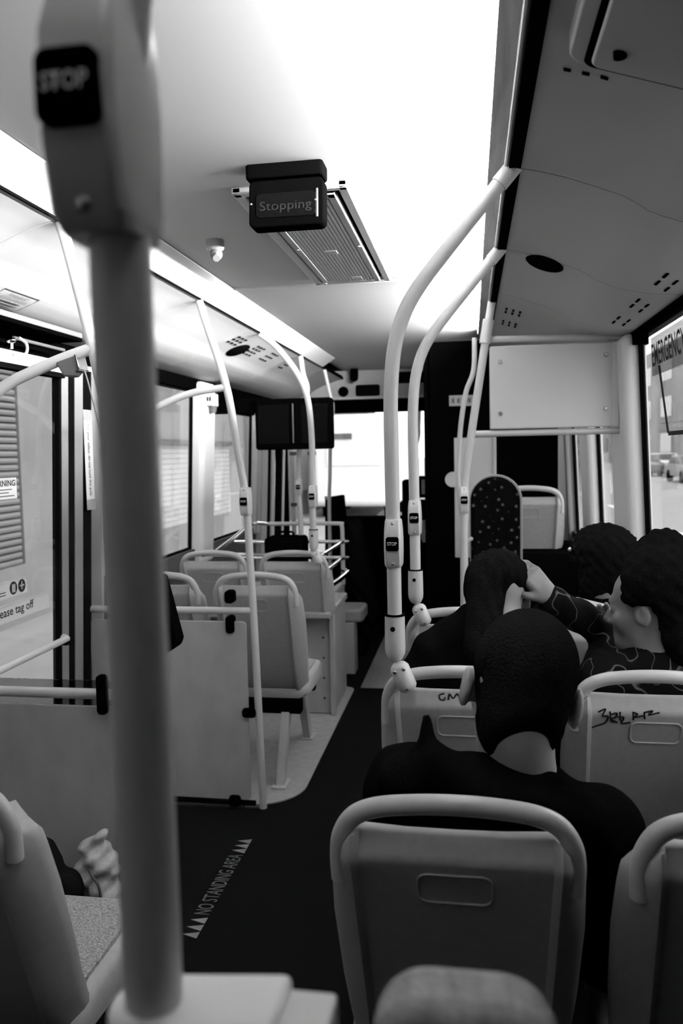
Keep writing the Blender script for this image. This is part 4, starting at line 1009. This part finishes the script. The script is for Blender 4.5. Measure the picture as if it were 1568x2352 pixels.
# woman in profile on the window seat
def curly(Q):
    d = sd_ell(Q, (0, -.040, .072), (.112, .128, .108))
    d = smin(d, sd_ell(Q, (.0, -.09, .02), (.085, .075, .09)), .03)
    d = smin(d, sd_ell(Q, (.02, -.06, .165), (.05, .055, .04)), .03)
    d = smin(d, sd_ell(Q, (0, -.095, -.07), (.08, .065, .10)), .03)
    cut = np.maximum(Q[..., 1] - .044 + .1 * Q[..., 2], np.minimum(Q[..., 1] + .036, .012 - Q[..., 2]))
    d = smax(d, cut, .02)
    return d + .006 * np.sin(Q[..., 0] * 120) * np.sin(Q[..., 2] * 110 + 1) * np.sin(Q[..., 1] * 115)
person('woman in profile with piled-up dark curly hair, reaching to the hair of her neighbour', (.46, 2.32, .50), (.48, 2.27, .76), (.355, 2.21, .90), (.62, 2.21, .90), (.405, 2.40, .985), (.615, 2.42, .70), (.222, 2.215, 1.112), (.43, 2.46, .93),
       (.462, 2.235, 1.100), rot(pitch=.10, roll=0, yaw=1.15), (.485, 2.22, .96), 2.62,
       [((.216, 2.212, 1.120), (-.62, 0, .75), (-.5, .5, -.3), .55), ((.43, 2.46, .93), (-.5, .3, 1), (0, -1, 0), .8)], 'skin_shaded', 'swirlcloth', curly, (.10, 2.03, -.01), (.70, 2.76, 1.30), res=.006)
# dark-haired person two rows ahead
def afro(Q):
    d = sd_ell(Q, (0, -.03, .030), (.122, .118, .105))
    d = smin(d, sd_ell(Q, (0, -.06, -.08), (.085, .07, .11)), .03)
    d = smax(d, np.maximum(Q[..., 1] - .06, -(Q[..., 2] + .20 + 1.2 * Q[..., 1])), .03)
    return d + .006 * np.sin(Q[..., 0] * 130) * np.sin(Q[..., 2] * 120) * np.sin(Q[..., 1] * 110 + .5)
p4 = person('dark curly-haired head in front of the woman in profile, seen from behind', (.44, 3.07, .50), (.45, 3.01, .76), (.29, 2.95, .92), (.60, 2.95, .92), (.26, 3.02, .68), (.62, 3.02, .68), (.36, 3.22, .60), (.54, 3.22, .60),
       (.468, 2.975, 1.125), rot(pitch=.1, roll=.05, yaw=0), (.465, 2.96, .96), 3.36,
       [((.36, 3.22, .60), (.2, 1, 0), (0, 0, -1), .6), ((.54, 3.22, .60), (-.2, 1, 0), (0, 0, -1), .6)], 'skin_shaded', 'cloth', afro, (.17, 2.77, -.01), (.70, 3.46, 1.30), res=.009, cres=.012)
for k, (dx, dz) in enumerate(((-.10, .075), (-.115, .045), (-.082, .085))):
    MB().ball((.468 + dx, 2.93, 1.125 + dz), (.012, .010, .009), 8, 6).build('hair_bead', 'chrome', p4)
pp = tag(MB().hexa([(.305, 2.46, 1.005), (.405, 2.46, .985), (.305, 2.462, 1.005), (.405, 2.462, .985), (.318, 2.50, 1.075), (.40, 2.50, 1.055), (.318, 2.502, 1.075), (.40, 2.502, 1.055)]).build('paper_sheet', 'paper', smooth=0), 'bright white paper held up in front of the woman in profile', 'paper')

# ================================================================== OUTSIDE
gd = struct(MB().box(-60, 80, -40, 260, -.45, -.35).build('ground', 'asphalt', smooth=0))
pv = struct(MB().box(-30, -2.6, -20, 120, -.349, -.20).build('pavement', 'concrete', smooth=0))
for k in range(7):
    y = 14 + 9 * k; ORD = ('first', 'second', 'third', 'fourth', 'fifth', 'sixth', 'seventh')[k]; tag(MB().box(4.40, 4.58, y, y + 4.2, -.348, -.345).build('lane_mark', 'roadpaint', smooth=0), '%s white lane dash on the road to the right, counted from the bus' % ORD, 'road marking', 'lane dashes')
# shop on the left
sh = thing('shop_building', 'pale shop building along the pavement with roller shutters', 'building', (-5.5, 12, -.2))
MB().box(-9, -4.7, -6, 4.4, -.2, 7).box(-9, -4.7, 7.8, 10.6, -.2, 7).box(-9, -4.7, 15.2, 40, -.2, 7).box(-9, -4.7, 4.4, 7.8, 2.75, 7).box(-9, -4.7, 10.6, 15.2, 1.75, 7).box(-9, -4.7, 10.6, 15.2, -.2, .42).box(-9, -4.7, 4.4, 7.8, -.2, .42).build('wall', 'facade', sh, smooth=0)
MB().box(-4.72, -4.55, -6, 40, 2.78, 3.3).build('sign_band', 'facade_dark', sh, smooth=0)
MB().box(-4.72, -4.62, 10.6, 15.2, 1.72, 1.80).build('lintel', 'inkgrey', sh, smooth=0)
for k in range(33):
    z = .42 + .071 * k; MB().prism([(-4.74, z), (-4.705, z + .012), (-4.70, z + .035), (-4.705, z + .058), (-4.74, z + .068)], lambda u, v, d: (u, d, v), 4.4, 7.75).build('shutter_slat', 'shutter', sh, smooth=0)
MB().box(-4.80, -4.76, 4.4, 7.8, .4, 2.8).build('shutter_back', 'ink', sh, smooth=0)
for k in range(16):
    z = .42 + .083 * k; MB().box(-4.74, -4.70, 10.6, 15.2, z, z + .077).build('shutter_slat', 'shutter_light', sh, smooth=0)
MB().box(-4.80, -4.745, 10.6, 15.2, .4, 1.76).build('shutter_back', 'ink', sh, smooth=0)
for y in (17.0, 21.5): MB().box(-4.71, -4.66, y, y + 2.6, .5, 2.2).build('shop_window', 'shutter_light', sh, smooth=0)
for y in (16.3, 20.4, 25): MB().box(-4.70, -4.55, y, y + .35, -.2, 2.8).build('pier', 'facade_dark', sh, smooth=0)
# street on the right
def building(nm, lab, x0, x1, y0, y1, z, m_, rows, cols, face):
    b = thing(nm, lab, 'building', ((x0 + x1) / 2, (y0 + y1) / 2, -.35))
    MB().box(x0, x1, y0, y1, -.35, z).build('wall', m_, b, smooth=0)
    for r in range(rows):
        for c in range(cols):
            zz = 1.0 + r * (z - 1) / rows; yy = y0 + (c + .25) * (y1 - y0) / cols; wd = .5 * (y1 - y0) / cols
            if face == 'x': MB().box(x0 - .05, x0 + .02, yy, yy + wd, zz, zz + .55 * (z - 1) / rows).build('window', 'carglass', b, smooth=0)
            else:
                xx = x0 + (c + .25) * (x1 - x0) / cols; wd2 = .5 * (x1 - x0) / cols
                MB().box(xx, xx + wd2, y0 - .05, y0 + .02, zz, zz + .55 * (z - 1) / rows).build('window', 'carglass', b, smooth=0)
    return b
building('office_block', 'dark brick block beyond the parked cars on the right', 17, 30, 62, 110, 10.5, 'facade_dark', 3, 6, 'x')
building('office_block', 'paler low block across the street behind the right window sign', 15.5, 30, 20, 58, 8.0, 'concrete', 2, 6, 'x')
building('office_block', 'dark block closing the street beyond the right-hand pillars', 9.5, 26, 118, 140, 7.0, 'facade_dark', 2, 4, 'y')
def car(lab, x, y, m_, sc=1.0):
    c = thing('parked_car', lab, 'car', (x, y, -.35), 'cars on the right')
    def W(u, v, h): return (x + u * sc, y + v * sc, -.35 + h * sc)
    prof = [(-2.1, .35), (-2.15, .75), (-1.95, .88), (-1.1, .95), (-.55, 1.40), (.75, 1.42), (1.45, .98), (2.05, .9), (2.15, .6), (2.1, .32)]
    MB().loft([[W(s * k, v, .35 + (h - .35) * q if k > .8 else h) for v, h in prof] for s, k, q in ((-1, .86, .93), (-1, .80, 1), (1, .80, 1), (1, .86, .93))]).build('body', m_, c, bevel=.05)
    gl = [(-1.0, .98), (-.55, 1.34), (.72, 1.36), (1.3, .99)]
    for s in (-1, 1): MB().prism(gl, lambda u, v, d: W(d, u, v), s * .80, s * .872).build('side_window', 'carglass', c)
    MB().hexa([W(-.7, -1.12, .98), W(.7, -1.12, .98), W(-.7, -1.05, .98), W(.7, -1.05, .98), W(-.66, -.62, 1.36), W(.66, -.62, 1.36), W(-.66, -.55, 1.36), W(.66, -.55, 1.36)]).build('rear_window', 'carglass', c)
    for s in (-1, 1):
        for v in (-1.3, 1.35): MB().cyl(W(s * .66, v, .32), W(s * .88, v, .32), .32 * sc, seg=18).build('wheel', 'rubber', c)
        MB().box(*sorted((W(s * .6, 0, 0)[0], W(s * .82, 0, 0)[0])), W(0, -2.17, 0)[1], W(0, -2.1, 0)[1], W(0, 0, .68)[2], W(0, 0, .80)[2]).build('tail_lamp', 'signal_red', c)
    return c
car('dark parked car at the right edge, nearest of the cars', 11.4, 44, 'carpaint'); car('pale parked car behind the dark one at the right', 13.6, 49, 'carlight'); car('dark parked car farther along beside the pillar', 11.2, 55, 'carpaint')
car('pale car farthest along the street, partly behind the pillar', 13.8, 61, 'carlight'); car('dark car seen through the gap between two right pillars', 9.2, 68, 'carpaint')
ts = thing('traffic_signal', 'traffic signal seen between the two right-hand window pillars', 'traffic light', (2.45, 19, -.35))
MB().cyl((2.45, 19.1, -.35), (2.45, 19.1, 2.5), .06).build('post', 'inkgrey', ts)
MB().box(2.30, 2.60, 18.9, 19.05, 1.15, 1.95).build('head', 'black', ts, bevel=.03)
for k in range(3): MB().cyl((2.45, 18.9, 1.30 + .25 * k), (2.45, 18.86, 1.30 + .25 * k), .085, seg=16).build('lamp', 'inkgrey', ts)
# ahead: white van, trees
vn = thing('white_van', 'white van ahead seen through the windscreen', 'van', (-2.8, 24, -.35))
MB().box(-4.2, -1.9, 21, 26, .1, 2.55).build('body', 'vanwhite', vn, bevel=.15)
MB().box(-4.0, -3.1, 20.96, 21.02, 1.9, 2.05).build('roof_sign', 'inkgrey', vn, smooth=0)
MB().box(-3.8, -2.3, 20.97, 21.02, 1.2, 1.75).build('rear_window', 'vanwhite', vn, smooth=0)
for x in (-3.9, -2.2):
    for y in (21.8, 25): MB().cyl((x - .12, y, .02), (x + .12, y, .02), .36, seg=18).build('wheel', 'rubber', vn)
def tree(lab, x, y, h, r, seed):
    t = thing('street_tree', lab, 'tree', (x, y, -.35)); rnd = random.Random(seed)
    MB().tube(smooth([(x, y, -.35), (x + .15, y, 1.2), (x + .45, y, 2.6), (x + .5, y, h)]), [.16] * 6 + [.13] * 6 + [.09] * 6 + [.07], 10).build('trunk', 'bark', t)
    mb = MB()
    for k in range(900):
        a, b = rnd.uniform(0, 6.28), rnd.uniform(-1, 1); q = r * rnd.uniform(.35, 1) ; s_ = math.sqrt(1 - b * b)
        c = Vector((x + .5 + q * s_ * math.cos(a), y + q * s_ * math.sin(a), h + q * b * .75)); u = Vector((rnd.gauss(0, 1), rnd.gauss(0, 1), rnd.gauss(0, 1))).normalized(); v = u.orthogonal().normalized(); e = rnd.uniform(.12, .26)
        mb.add([c - u * e, c + v * e * .5, c + u * e, c - v * e * .5], [(0, 1, 2, 3)])
    o = mb.build('foliage', 'leaf', t, smooth=0); o['kind'] = 'stuff'
tree('leafy street tree ahead, right of the white van', -2.6, 34, 5.4, 2.6, 3); tree('leafy street tree ahead at the left of the windscreen', -6.5, 46, 6, 3, 5); tree('street tree far right beyond the parked cars', 12.0, 78, 5, 3, 8)
